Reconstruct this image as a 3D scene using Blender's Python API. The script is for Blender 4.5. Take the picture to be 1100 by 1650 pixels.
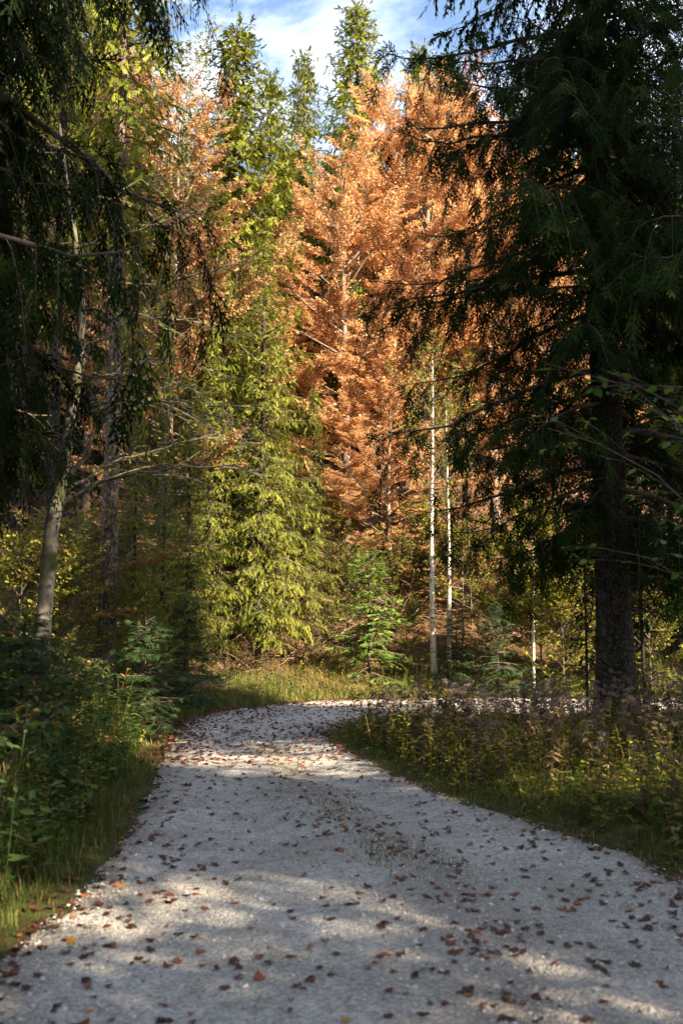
import bpy, math, random
import numpy as np

for o in list(bpy.data.objects):
    bpy.data.objects.remove(o, do_unlink=True)
sc = bpy.context.scene
COL = sc.collection
R_ = math.radians

# ------------------------------------------------------------------ camera
PITCH = math.atan(185 / 1604)
CAMZ = 1.7
cam = bpy.data.cameras.new("camera")
cam.sensor_fit = 'VERTICAL'
cam.sensor_height = 36.0
cam.sensor_width = 24.0
cam.lens = 35.0
cam.clip_start = 0.05
cam.clip_end = 3000
cam.dof.use_dof = True
cam.dof.focus_distance = 21.0
cam.dof.aperture_fstop = 2.2
camo = bpy.data.objects.new("camera", cam)
COL.objects.link(camo)
camo.location = (0, 0, CAMZ)
camo.rotation_euler = (math.pi / 2 + PITCH, 0, 0)
sc.camera = camo

# ------------------------------------------------------------------ sky and sun
SUN_AZ = R_(126)      # direction towards the sun: behind the camera and to the right
SUN_EL = R_(31)
world = bpy.data.worlds.new("World")
sc.world = world
world.use_nodes = True
wn, wl = world.node_tree.nodes, world.node_tree.links
wn.clear()
wout = wn.new("ShaderNodeOutputWorld")
bg = wn.new("ShaderNodeBackground")
bg.inputs["Strength"].default_value = 0.069
sky = wn.new("ShaderNodeTexSky")
sky.sky_type = 'NISHITA'
sky.sun_disc = False
sky.sun_elevation = SUN_EL
sky.sun_rotation = SUN_AZ
sky.air_density = 1.0
sky.dust_density = 0.6
sky.ozone_density = 0.7
# thin high cloud over the whole sky
wtc = wn.new("ShaderNodeTexCoord")
wsep = wn.new("ShaderNodeSeparateXYZ")
wl.new(wtc.outputs["Generated"], wsep.inputs[0])
wadd = wn.new("ShaderNodeMath"); wadd.operation = 'ADD'; wadd.inputs[1].default_value = 0.12
wl.new(wsep.outputs["Z"], wadd.inputs[0])
wmx = wn.new("ShaderNodeMath"); wmx.operation = 'MAXIMUM'; wmx.inputs[1].default_value = 0.05
wl.new(wadd.outputs[0], wmx.inputs[0])
wdx = wn.new("ShaderNodeMath"); wdx.operation = 'DIVIDE'
wdy = wn.new("ShaderNodeMath"); wdy.operation = 'DIVIDE'
wl.new(wsep.outputs["X"], wdx.inputs[0]); wl.new(wmx.outputs[0], wdx.inputs[1])
wl.new(wsep.outputs["Y"], wdy.inputs[0]); wl.new(wmx.outputs[0], wdy.inputs[1])
wcmb = wn.new("ShaderNodeCombineXYZ")
wl.new(wdx.outputs[0], wcmb.inputs[0]); wl.new(wdy.outputs[0], wcmb.inputs[1])
wcmb.inputs[2].default_value = 3.1
wno = wn.new("ShaderNodeTexNoise")
wno.inputs["Scale"].default_value = 2.4
wno.inputs["Detail"].default_value = 8.0
wno.inputs["Roughness"].default_value = 0.58
wno.inputs["Distortion"].default_value = 0.7
wl.new(wcmb.outputs[0], wno.inputs["Vector"])
wmr = wn.new("ShaderNodeMapRange")
wmr.inputs["From Min"].default_value = 0.40
wmr.inputs["From Max"].default_value = 0.66
wmr.inputs["To Max"].default_value = 0.85
wl.new(wno.outputs["Fac"], wmr.inputs["Value"])
wmix = wn.new("ShaderNodeMixRGB")
wmix.inputs["Color2"].default_value = (8.0, 8.3, 8.8, 1)
wl.new(wmr.outputs[0], wmix.inputs["Fac"])
wl.new(sky.outputs[0], wmix.inputs["Color1"])
wl.new(wmix.outputs[0], bg.inputs["Color"])
wl.new(bg.outputs[0], wout.inputs["Surface"])

sun = bpy.data.lights.new("sun", 'SUN')
sun.energy = 5.0
sun.angle = R_(0.53)
sun.color = (1.0, 0.80, 0.55)
suno = bpy.data.objects.new("sun", sun)
COL.objects.link(suno)
sd = (math.sin(SUN_AZ) * math.cos(SUN_EL), math.cos(SUN_AZ) * math.cos(SUN_EL), math.sin(SUN_EL))
import mathutils
suno.rotation_euler = mathutils.Vector(sd).to_track_quat('Z', 'Y').to_euler()
suno.location = (30, -25, 40)

vs = sc.view_settings
sc.display_settings.display_device = 'sRGB'
vs.view_transform = 'Standard'
vs.look = 'None'
vs.exposure = 2.4
vs.gamma = 1.0
vs.use_curve_mapping = False
cy = sc.cycles
cy.max_bounces = 6
cy.diffuse_bounces = 4
cy.glossy_bounces = 2
cy.transmission_bounces = 4
cy.transparent_max_bounces = 4
cy.caustics_reflective = False
cy.caustics_refractive = False
cy.sample_clamp_indirect = 6.0
cy.use_denoising = True
cy.denoiser = 'OPENIMAGEDENOISE'
cy.denoising_input_passes = 'RGB_ALBEDO_NORMAL'
cy.denoising_prefilter = 'ACCURATE'

# ------------------------------------------------------------------ pixel <-> place helpers (1100 x 1650 photograph)
F = 1604.0
cp, sp_ = math.cos(PITCH), math.sin(PITCH)
def ray(px, py):
    xx, yy = (px - 550) / F, (825 - py) / F
    return np.array([xx, cp - yy * sp_, sp_ + yy * cp])
def at(px, py, d):
    r = ray(px, py)
    r = r * (d / r[1])
    return np.array([r[0], r[1], CAMZ + r[2]])
def gnd(px, py):
    r = ray(px, py)
    t = -CAMZ / r[2]
    return (r[0] * t, r[1] * t)
def X_at(px, d, py=1010):
    return float(at(px, py, d)[0])
def Z_at(py, d, px=550):
    return float(at(px, py, d)[2])

# ------------------------------------------------------------------ materials
def nodes_of(m):
    m.use_nodes = True
    n, l = m.node_tree.nodes, m.node_tree.links
    n.clear()
    out = n.new("ShaderNodeOutputMaterial")
    return n, l, out

def ramp(n, cols):
    r = n.new("ShaderNodeValToRGB")
    e = r.color_ramp.elements
    while len(e) > 1:
        e.remove(e[-1])
    e[0].position = cols[0][0]; e[0].color = (*cols[0][1], 1)
    for p, c in cols[1:]:
        k = e.new(p); k.color = (*c, 1)
    return r

def leaf_mat(name, cols, trans=0.35, rough=0.6, tcol=(1.0, 1.0, 1.0), spec=0.12):
    """foliage: colour differs from leaf to leaf (the mesh's own 'var' value), light passes through"""
    m = bpy.data.materials.new(name)
    n, l, out = nodes_of(m)
    a = n.new("ShaderNodeAttribute"); a.attribute_name = "var"
    r = ramp(n, cols)
    l.new(a.outputs["Fac"], r.inputs[0])
    oi = n.new("ShaderNodeObjectInfo")
    hs = n.new("ShaderNodeHueSaturation")
    mr = n.new("ShaderNodeMapRange"); mr.inputs["To Min"].default_value = 0.82; mr.inputs["To Max"].default_value = 1.18
    l.new(oi.outputs["Random"], mr.inputs["Value"])
    l.new(mr.outputs[0], hs.inputs["Value"])
    l.new(r.outputs[0], hs.inputs["Color"])
    p = n.new("ShaderNodeBsdfPrincipled")
    p.inputs["Roughness"].default_value = rough
    p.inputs["Specular IOR Level"].default_value = spec
    l.new(hs.outputs[0], p.inputs["Base Color"])
    t = n.new("ShaderNodeBsdfTranslucent")
    mm = n.new("ShaderNodeMixRGB"); mm.blend_type = 'MULTIPLY'; mm.inputs[0].default_value = 1.0
    mm.inputs[2].default_value = (*tcol, 1)
    l.new(hs.outputs[0], mm.inputs[1])
    l.new(mm.outputs[0], t.inputs["Color"])
    mx = n.new("ShaderNodeMixShader"); mx.inputs[0].default_value = trans
    l.new(p.outputs[0], mx.inputs[1]); l.new(t.outputs[0], mx.inputs[2])
    l.new(mx.outputs[0], out.inputs["Surface"])
    return m

def bark_mat(name, c1, c2, scale=(14, 14, 3), bump=0.6, extra=None, plates=False):
    m = bpy.data.materials.new(name)
    n, l, out = nodes_of(m)
    tc = n.new("ShaderNodeTexCoord")
    mp = n.new("ShaderNodeMapping"); mp.inputs["Scale"].default_value = scale
    l.new(tc.outputs["Object"], mp.inputs[0])
    no = n.new("ShaderNodeTexNoise"); no.inputs["Scale"].default_value = 1.0; no.inputs["Detail"].default_value = 7
    no.inputs["Roughness"].default_value = 0.65
    l.new(mp.outputs[0], no.inputs["Vector"])
    r = ramp(n, [(0.32, c1), (0.66, c2)])
    l.new(no.outputs["Fac"], r.inputs[0])
    col = r.outputs[0]
    hgt = no.outputs["Fac"]
    if plates:     # scaly bark plates with dark cracks between them
        vo = n.new("ShaderNodeTexVoronoi"); vo.feature = 'DISTANCE_TO_EDGE'; vo.inputs["Scale"].default_value = 1.0
        mpv = n.new("ShaderNodeMapping"); mpv.inputs["Scale"].default_value = (scale[0] * 1.3, scale[1] * 1.3, scale[2] * 1.7)
        wrp = n.new("ShaderNodeMixRGB"); wrp.blend_type = 'ADD'; wrp.inputs[0].default_value = .06
        l.new(tc.outputs["Object"], wrp.inputs[1]); l.new(no.outputs["Color"], wrp.inputs[2])
        l.new(wrp.outputs[0], mpv.inputs[0]); l.new(mpv.outputs[0], vo.inputs["Vector"])
        mrv = n.new("ShaderNodeMapRange"); mrv.inputs["From Max"].default_value = 0.16; mrv.inputs["To Min"].default_value = 0.25
        l.new(vo.outputs["Distance"], mrv.inputs["Value"])
        mv = n.new("ShaderNodeMixRGB"); mv.blend_type = 'MULTIPLY'; mv.inputs[0].default_value = 1
        l.new(col, mv.inputs[1]); l.new(mrv.outputs[0], mv.inputs[2]); col = mv.outputs[0]
        ah = n.new("ShaderNodeMath"); ah.operation = 'ADD'
        l.new(mrv.outputs[0], ah.inputs[0]); l.new(no.outputs["Fac"], ah.inputs[1]); hgt = ah.outputs[0]
    if extra:      # patches of a third colour: lichen, moss or dark bark scars
        esc, elo, ehi, ec = extra
        mp2 = n.new("ShaderNodeMapping"); mp2.inputs["Scale"].default_value = esc
        l.new(tc.outputs["Object"], mp2.inputs[0])
        n2 = n.new("ShaderNodeTexNoise"); n2.inputs["Scale"].default_value = 1.0; n2.inputs["Detail"].default_value = 4
        l.new(mp2.outputs[0], n2.inputs["Vector"])
        mr = n.new("ShaderNodeMapRange"); mr.inputs["From Min"].default_value = elo; mr.inputs["From Max"].default_value = ehi
        l.new(n2.outputs["Fac"], mr.inputs["Value"])
        mx = n.new("ShaderNodeMixRGB"); mx.inputs[2].default_value = (*ec, 1)
        l.new(mr.outputs[0], mx.inputs[0]); l.new(col, mx.inputs[1])
        col = mx.outputs[0]
    p = n.new("ShaderNodeBsdfPrincipled"); p.inputs["Roughness"].default_value = 0.9
    p.inputs["Specular IOR Level"].default_value = 0.15
    l.new(col, p.inputs["Base Color"])
    b = n.new("ShaderNodeBump"); b.inputs["Strength"].default_value = bump; b.inputs["Distance"].default_value = 0.03
    l.new(hgt, b.inputs["Height"]); l.new(b.outputs[0], p.inputs["Normal"])
    l.new(p.outputs[0], out.inputs["Surface"])
    return m

M_SPRUCE = leaf_mat("spruce_needles", [(0.0, (0.060, 0.085, 0.010)), (0.5, (0.150, 0.175, 0.020)), (0.85, (0.22, 0.235, 0.030)), (1.0, (0.27, 0.22, 0.05))], 0.30, 0.55, (1.15, 1.1, 0.5))
M_SPRUCE_SHADE = leaf_mat("shaded_spruce_needles", [(0.0, (0.008, 0.018, 0.005)), (0.6, (0.018, 0.036, 0.007)), (1.0, (0.05, 0.075, 0.010))], 0.25, 0.6, (1.1, 1.1, 0.5), spec=0.04)  # shaded copy of the spruce needles: shade is put into the near-black green
M_SPRUCE_B = leaf_mat("blue_green_needles", [(0.0, (0.020, 0.045, 0.018)), (0.6, (0.040, 0.080, 0.026)), (1.0, (0.075, 0.12, 0.03))], 0.25, 0.5)
M_FIR = leaf_mat("young_fir_needles", [(0.0, (0.06, 0.12, 0.022)), (0.6, (0.125, 0.21, 0.035)), (1.0, (0.19, 0.25, 0.05))], 0.32, 0.5, (1.1, 1.1, 0.5))
M_BEECH = leaf_mat("copper_beech_leaves", [(0.0, (0.22, 0.105, 0.052)), (0.25, (0.45, 0.245, 0.12)), (0.6, (0.62, 0.395, 0.215)), (0.85, (0.68, 0.49, 0.30)), (1.0, (0.62, 0.49, 0.22))], 0.46, 0.6, (1.1, 0.95, 0.75))
M_BEECHY = leaf_mat("yellow_beech_leaves", [(0.0, (0.22, 0.09, 0.02)), (0.5, (0.38, 0.20, 0.04)), (1.0, (0.36, 0.28, 0.06))], 0.38, 0.6)
M_LEAFY = leaf_mat("yellow_green_leaves", [(0.0, (0.08, 0.10, 0.018)), (0.5, (0.20, 0.21, 0.038)), (0.85, (0.27, 0.25, 0.06)), (1.0, (0.22, 0.12, 0.05))], 0.38, 0.55, (1.1, 1.05, 0.5))
M_HAZEL = leaf_mat("hazel_leaves", [(0.0, (0.05, 0.11, 0.022)), (0.6, (0.10, 0.19, 0.035)), (1.0, (0.20, 0.23, 0.04))], 0.4, 0.5, (1.1, 1.1, 0.5))
M_BRAMBLE = leaf_mat("bramble_leaves", [(0.0, (0.030, 0.060, 0.020)), (0.55, (0.065, 0.115, 0.030)), (0.85, (0.14, 0.17, 0.035)), (0.94, (0.30, 0.22, 0.05)), (1.0, (0.30, 0.12, 0.03))], 0.3, 0.5, (1.1, 1.1, 0.6))
M_HERB = leaf_mat("herb_leaves", [(0.0, (0.09, 0.065, 0.03)), (0.3, (0.085, 0.11, 0.025)), (0.7, (0.17, 0.18, 0.034)), (1.0, (0.36, 0.29, 0.045))], 0.35, 0.55, (1.1, 1.05, 0.6))
M_GRASS = leaf_mat("grass_blades", [(0.0, (0.035, 0.065, 0.014)), (0.5, (0.080, 0.115, 0.022)), (0.78, (0.14, 0.145, 0.04)), (1.0, (0.27, 0.20, 0.10))], 0.35, 0.5, (1.1, 1.1, 0.5))
M_DRY = leaf_mat("dry_grass", [(0.0, (0.17, 0.12, 0.05)), (0.5, (0.30, 0.21, 0.10)), (1.0, (0.20, 0.22, 0.06))], 0.3, 0.6)
M_DEAD = leaf_mat("dead_weed", [(0.0, (0.075, 0.048, 0.032)), (0.6, (0.16, 0.105, 0.06)), (1.0, (0.25, 0.18, 0.11))], 0.2, 0.8)
M_FLUFF = leaf_mat("seed_fluff", [(0.0, (0.13, 0.10, 0.085)), (1.0, (0.30, 0.25, 0.22))], 0.3, 0.9)
M_FALLEN = leaf_mat("fallen_leaf", [(0.0, (0.04, 0.017, 0.012)), (0.45, (0.09, 0.028, 0.018)), (0.75, (0.16, 0.048, 0.024)), (0.93, (0.27, 0.09, 0.035)), (1.0, (0.40, 0.20, 0.05))], 0.12, 0.55, spec=0.35)
M_LITTER = leaf_mat("litter_leaf", [(0.0, (0.04, 0.02, 0.012)), (0.5, (0.11, 0.052, 0.026)), (1.0, (0.24, 0.13, 0.065))], 0.1, 0.8)
M_BARK = bark_mat("spruce_bark", (0.03, 0.023, 0.019), (0.115, 0.09, 0.075), (18, 18, 7), 1.0, ((5, 5, 2), 0.60, 0.74, (0.13, 0.13, 0.105)), plates=True)
M_BARK_SUN = bark_mat("sunlit_spruce_bark", (0.11, 0.08, 0.06), (0.31, 0.24, 0.18), (14, 14, 5), 0.9, plates=True)  # paler copy of the spruce bark: sunlight on the trunk put into its colour
M_TWIG = bark_mat("twig_bark", (0.05, 0.038, 0.03), (0.14, 0.11, 0.085), (20, 20, 20), 0.3)
M_BEECHB = bark_mat("beech_bark", (0.09, 0.075, 0.06), (0.24, 0.20, 0.165), (8, 8, 8), 0.2)
M_BIRCH = bark_mat("birch_bark", (0.50, 0.45, 0.38), (0.72, 0.67, 0.58), (6, 6, 10), 0.2, ((5, 5, 26), 0.60, 0.66, (0.05, 0.04, 0.035)))
M_MOSSY = bark_mat("lichen_bark", (0.09, 0.085, 0.07), (0.24, 0.23, 0.20), (10, 10, 6), 0.5, ((3, 3, 2.4), 0.52, 0.66, (0.075, 0.085, 0.03)))
M_BRUSH = bark_mat("dead_brushwood", (0.10, 0.06, 0.04), (0.28, 0.19, 0.13), (20, 20, 20), 0.3)

def stone_mat():
    m = bpy.data.materials.new("limestone_chips")
    n, l, out = nodes_of(m)
    a = n.new("ShaderNodeAttribute"); a.attribute_name = "var"
    r = ramp(n, [(0.0, (0.16, 0.155, 0.15)), (0.35, (0.32, 0.31, 0.295)), (0.8, (0.47, 0.455, 0.43)), (1.0, (0.62, 0.60, 0.57))])
    l.new(a.outputs["Fac"], r.inputs[0])
    p = n.new("ShaderNodeBsdfPrincipled"); p.inputs["Roughness"].default_value = 0.85
    l.new(r.outputs[0], p.inputs["Base Color"]); l.new(p.outputs[0], out.inputs["Surface"])
    return m
M_STONE = stone_mat()

def road_mat():
    m = bpy.data.materials.new("gravel_road")
    n, l, out = nodes_of(m)
    tc = n.new("ShaderNodeTexCoord")
    vo = n.new("ShaderNodeTexVoronoi"); vo.inputs["Scale"].default_value = 62
    v2 = n.new("ShaderNodeTexVoronoi"); v2.inputs["Scale"].default_value = 26
    no = n.new("ShaderNodeTexNoise"); no.inputs["Scale"].default_value = 1.1; no.inputs["Detail"].default_value = 6
    nf = n.new("ShaderNodeTexNoise"); nf.inputs["Scale"].default_value = 160; nf.inputs["Detail"].default_value = 3
    for k in (vo, v2, no, nf):
        l.new(tc.outputs["Object"], k.inputs["Vector"])
    sep = n.new("ShaderNodeSeparateColor"); l.new(vo.outputs["Color"], sep.inputs[0])
    r1 = ramp(n, [(0.0, (0.28, 0.278, 0.275)), (0.5, (0.43, 0.422, 0.41)), (1.0, (0.58, 0.57, 0.55))])
    l.new(sep.outputs[0], r1.inputs[0])
    r2 = ramp(n, [(0.30, (0.74, 0.72, 0.69)), (0.65, (1.06, 1.06, 1.06))])
    l.new(no.outputs["Fac"], r2.inputs[0])
    mx = n.new("ShaderNodeMixRGB"); mx.blend_type = 'MULTIPLY'; mx.inputs[0].default_value = 1
    l.new(r1.outputs[0], mx.inputs[1]); l.new(r2.outputs[0], mx.inputs[2])
    # dirty, finer and paler patches in the wheel tracks, at the scale of a few hand widths
    npat = n.new("ShaderNodeTexNoise"); npat.inputs["Scale"].default_value = 5.5; npat.inputs["Detail"].default_value = 5; npat.inputs["Roughness"].default_value = 0.65
    l.new(tc.outputs["Object"], npat.inputs["Vector"])
    rpat = ramp(n, [(0.34, (0.72, 0.69, 0.65)), (0.52, (0.98, 0.98, 0.98)), (0.70, (1.12, 1.11, 1.09))])
    l.new(npat.outputs["Fac"], rpat.inputs[0])
    mpat = n.new("ShaderNodeMixRGB"); mpat.blend_type = 'MULTIPLY'; mpat.inputs[0].default_value = 0.8
    l.new(mx.outputs[0], mpat.inputs[1]); l.new(rpat.outputs[0], mpat.inputs[2]); mx = mpat
    # earthy middle strip and edges (mesh value 'earth')
    a = n.new("ShaderNodeAttribute"); a.attribute_name = "earth"
    mul = n.new("ShaderNodeMath"); mul.operation = 'MULTIPLY'
    l.new(a.outputs["Fac"], mul.inputs[0]); l.new(npat.outputs["Fac"], mul.inputs[1])
    mul2 = n.new("ShaderNodeMath"); mul2.operation = 'MULTIPLY'; mul2.inputs[1].default_value = 1.5; mul2.use_clamp = True
    l.new(mul.outputs[0], mul2.inputs[0])
    mx2 = n.new("ShaderNodeMixRGB"); mx2.inputs[2].default_value = (0.15, 0.115, 0.085, 1)
    l.new(mul2.outputs[0], mx2.inputs[0]); l.new(mx.outputs[0], mx2.inputs[1])
    p = n.new("ShaderNodeBsdfPrincipled"); p.inputs["Roughness"].default_value = 0.92
    p.inputs["Specular IOR Level"].default_value = 0.2
    l.new(mx2.outputs[0], p.inputs["Base Color"])
    ad = n.new("ShaderNodeMath"); ad.operation = 'ADD'
    l.new(vo.outputs["Distance"], ad.inputs[0]); l.new(v2.outputs["Distance"], ad.inputs[1])
    b = n.new("ShaderNodeBump"); b.inputs["Strength"].default_value = 0.8; b.inputs["Distance"].default_value = 0.018; b.invert = True
    l.new(ad.outputs[0], b.inputs["Height"]); l.new(b.outputs[0], p.inputs["Normal"])
    l.new(p.outputs[0], out.inputs["Surface"])
    return m
M_ROAD = road_mat()

def ground_mat():
    m = bpy.data.materials.new("forest_floor")
    n, l, out = nodes_of(m)
    tc = n.new("ShaderNodeTexCoord")
    no = n.new("ShaderNodeTexNoise"); no.inputs["Scale"].default_value = 9; no.inputs["Detail"].default_value = 8; no.inputs["Roughness"].default_value = 0.7
    nb = n.new("ShaderNodeTexNoise"); nb.inputs["Scale"].default_value = 0.7; nb.inputs["Detail"].default_value = 5
    for k in (no, nb):
        l.new(tc.outputs["Object"], k.inputs["Vector"])
    rl = ramp(n, [(0.3, (0.04, 0.024, 0.016)), (0.5, (0.10, 0.058, 0.034)), (0.72, (0.20, 0.12, 0.07))])
    rg = ramp(n, [(0.3, (0.035, 0.035, 0.016)), (0.55, (0.07, 0.075, 0.025)), (0.75, (0.12, 0.10, 0.05))])
    l.new(no.outputs["Fac"], rl.inputs[0]); l.new(no.outputs["Fac"], rg.inputs[0])
    a = n.new("ShaderNodeAttribute"); a.attribute_name = "grassy"
    ad = n.new("ShaderNodeMath"); ad.operation = 'ADD'
    l.new(a.outputs["Fac"], ad.inputs[0]); l.new(nb.outputs["Fac"], ad.inputs[1])
    mr = n.new("ShaderNodeMapRange"); mr.inputs["From Min"].default_value = 0.85; mr.inputs["From Max"].default_value = 1.15
    l.new(ad.outputs[0], mr.inputs["Value"])
    mx = n.new("ShaderNodeMixRGB")
    l.new(mr.outputs[0], mx.inputs[0]); l.new(rl.outputs[0], mx.inputs[1]); l.new(rg.outputs[0], mx.inputs[2])
    p = n.new("ShaderNodeBsdfPrincipled"); p.inputs["Roughness"].default_value = 0.95
    p.inputs["Specular IOR Level"].default_value = 0.1
    l.new(mx.outputs[0], p.inputs["Base Color"])
    b = n.new("ShaderNodeBump"); b.inputs["Strength"].default_value = 0.9; b.inputs["Distance"].default_value = 0.06
    l.new(no.outputs["Fac"], b.inputs["Height"]); l.new(b.outputs[0], p.inputs["Normal"])
    l.new(p.outputs[0], out.inputs["Surface"])
    return m
M_GROUND = ground_mat()

# ------------------------------------------------------------------ mesh helpers
def nrm(v):
    return v / np.maximum(np.linalg.norm(v, axis=-1, keepdims=True), 1e-9)
UP = np.array([0.0, 0.0, 1.0])

class Buf:
    """collects arrays of verts / faces and links them as ONE mesh"""
    def __init__(s):
        s.v = []; s.f = []; s.n = 0
    def add(s, V, Fc, mat=0, var=None, smooth=False):
        V = np.asarray(V, dtype=np.float32).reshape(-1, 3); Fc = np.asarray(Fc, dtype=np.int32)
        if len(Fc) == 0: return
        if var is None: var = np.full(len(Fc), 0.5, np.float32)
        s.f.append((Fc + s.n, mat, np.asarray(var, np.float32), smooth)); s.v.append(V); s.n += len(V)
    def stamp(s, tv, tf, M, T, var, mat=0, smooth=False):
        """copies of one small template: M (N,3,3) columns are the axes, T (N,3)"""
        N = len(T)
        if N == 0: return
        V = np.einsum('nij,kj->nki', M, tv) + T[:, None, :]
        Fc = (tf[None] + (np.arange(N) * len(tv))[:, None, None]).reshape(-1, tf.shape[1])
        s.add(V, Fc, mat, np.repeat(var, len(tf)), smooth)
    def tubes(s, P, Rd, sides=4, mat=1, var=None, smooth=True):
        """P (N,K,3) paths, Rd (N,K) radii"""
        N, K, _ = P.shape
        if N == 0: return
        tg = np.empty_like(P); tg[:, 1:-1] = P[:, 2:] - P[:, :-2]; tg[:, 0] = P[:, 1] - P[:, 0]; tg[:, -1] = P[:, -1] - P[:, -2]
        tg = nrm(tg)
        ref = np.where(np.abs(tg[:, :1, 2:3]) > 0.8, np.array([1.0, 0, 0]), UP)
        a = nrm(np.cross(tg, np.broadcast_to(ref, tg.shape))); b = np.cross(tg, a)
        th = np.arange(sides) * 2 * math.pi / sides
        ring = P[:, :, None, :] + Rd[:, :, None, None] * (a[:, :, None, :] * np.cos(th)[None, None, :, None] + b[:, :, None, :] * np.sin(th)[None, None, :, None])
        k = np.arange(K - 1)[:, None]; j = np.arange(sides)[None, :]; j2 = (j + 1) % sides
        q = np.stack([k * sides + j, k * sides + j2, (k + 1) * sides + j2, (k + 1) * sides + j], -1).reshape(-1, 4)
        Fc = (q[None] + (np.arange(N) * K * sides)[:, None, None]).reshape(-1, 4)
        s.add(ring, Fc, mat, None, smooth)
    def mesh(s, name, mats):
        me = bpy.data.meshes.new(name)
        V = np.concatenate(s.v)
        me.vertices.add(len(V)); me.vertices.foreach_set("co", V.ravel())
        nl = sum(f.size for f, *_ in s.f); npol = sum(len(f) for f, *_ in s.f)
        me.loops.add(nl); me.polygons.add(npol)
        me.loops.foreach_set("vertex_index", np.concatenate([f.ravel() for f, *_ in s.f]))
        tot = np.concatenate([np.full(len(f), f.shape[1], np.int32) for f, *_ in s.f])
        me.polygons.foreach_set("loop_start", np.concatenate([[0], np.cumsum(tot)[:-1]]).astype(np.int32))
        me.polygons.foreach_set("material_index", np.concatenate([np.full(len(f), m, np.int32) for f, m, *_ in s.f]))
        me.polygons.foreach_set("use_smooth", np.concatenate([np.full(len(f), sm, bool) for f, m, va, sm in s.f]))
        at_ = me.attributes.new("var", 'FLOAT', 'FACE')
        at_.data.foreach_set("value", np.concatenate([np.clip(va, 0, 1) for f, m, va, sm in s.f]).astype(np.float32))
        for m in mats: me.materials.append(m)
        me.update(calc_edges=True)
        return me

def link(name, data, parent=None, loc=(0, 0, 0), rz=0.0, scale=None):
    o = bpy.data.objects.new(name, data)
    COL.objects.link(o)
    o.location = loc; o.rotation_euler = (0, 0, rz)
    if scale is not None:
        o.scale = (scale,) * 3 if np.isscalar(scale) else scale
    if parent is not None: o.parent = parent
    return o
def tag(o, label, cat, group=None):
    o["label"] = label; o["category"] = cat
    if group: o["group"] = group
    return o
def place(name, parts, label, cat, group, loc, rz=0.0, scale=1.0, tilt=(0, 0)):
    """a thing: an Empty at its base that parents its parts [(name, mesh), ...]"""
    e = link(name, None, None, loc, rz, scale)
    e.rotation_euler = (tilt[0], tilt[1], rz)
    for pn, me, *off in parts:
        link(pn, me, e, off[0] if off else (0, 0, 0))
    return tag(e, label, cat, group)
def frames(y, zhint, roll=None):
    """rotation matrices with columns x, y(dir), z(normal near zhint)"""
    y = nrm(y); x = nrm(np.cross(y, zhint)); z = np.cross(x, y)
    if roll is not None:
        c, s_ = np.cos(roll)[:, None], np.sin(roll)[:, None]
        x, z = x * c + z * s_, z * c - x * s_
    return np.stack([x, y, z], -1)

# ------------------------------------------------------------------ leaf and needle templates
def tmpl(polys):
    V, Fc = [], []
    for p in polys:
        b = len(V); V += p; Fc.append([b + i for i in range(len(p))])
    return np.array(V, float), np.array(Fc)
# broad leaf, folded a little along the midrib: two quads
LEAF = (np.array([[0, 0, 0], [-.32, .35, .05], [0, 1, -.06], [.32, .35, .05], [0, .45, -.03]]), np.array([[0, 4, 2, 1], [0, 3, 2, 4]]))
LEAFT = (np.array([[-.30, .25, .04], [.34, .35, .02], [0, 1, -.08]]), np.array([[0, 1, 2]]))
LEAF1 = (np.array([[0, 0, 0], [.34, .45, .03], [0, 1, -.08], [-.34, .45, .03]]), np.array([[0, 1, 2, 3]]))
# larger leaf with more outline, for plants near the camera
def big_leaf():
    ys = [0, .18, .42, .7, 1.0]; ws = [.03, .27, .36, .24, .0]
    V = []; Fc = []
    for y, w in zip(ys, ws):
        c = -.10 * y * y
        V += [[-w, y, c + .10 * w], [0, y, c - .02], [w, y, c + .10 * w]]
    for i in range(4):
        a = i * 3
        Fc += [[a, a + 1, a + 4, a + 3], [a + 1, a + 2, a + 5, a + 4]]
    return np.array(V), np.array(Fc)
BIGLEAF = big_leaf()

def shoot(org, d, nrmv, L, w, needles, rs):
    """needled shoot: thin pointed needle tufts set along both sides and above"""
    out = []
    d = d / np.linalg.norm(d); s = np.cross(d, nrmv)
    for i in range(needles):
        u = (i + .3) / needles
        p = org + d * L * u
        for sg in (-1, 1):
            tip = p + (d * .8 + s * sg * .9 + nrmv * rs.uniform(-.45, .5)) * w * (1.1 - .35 * u)
            out.append([list(p - d * w * .28), list(p + d * w * .28), list(tip)])
    e = org + d * L
    out.append([list(e - s * w * .35 - d * w * .4), list(e + s * w * .35 - d * w * .4), list(e + d * w * 1.0)])
    out.append([list(org - nrmv * w * .1), list(org + d * L * .5 + s * w * .45), list(org + d * L)])
    return out
def spray_hero(seed):
    rs = np.random.default_rng(seed); P = []
    y = np.array([0., 1, 0]); z = np.array([0., 0, 1])
    P += shoot(np.zeros(3), y, z, .95, .13, 4, rs)
    for k, (u, L) in enumerate([(.14, .40), (.36, .40), (.58, .30)]):
        for sg in (-1, 1):
            u2 = u + rs.uniform(-.05, .05)
            P += shoot(y * u2, np.array([sg * .62, .75, rs.uniform(-.35, .1)]), z, L * rs.uniform(.8, 1.15), .13, 1, rs)
    return tmpl(P)
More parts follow.
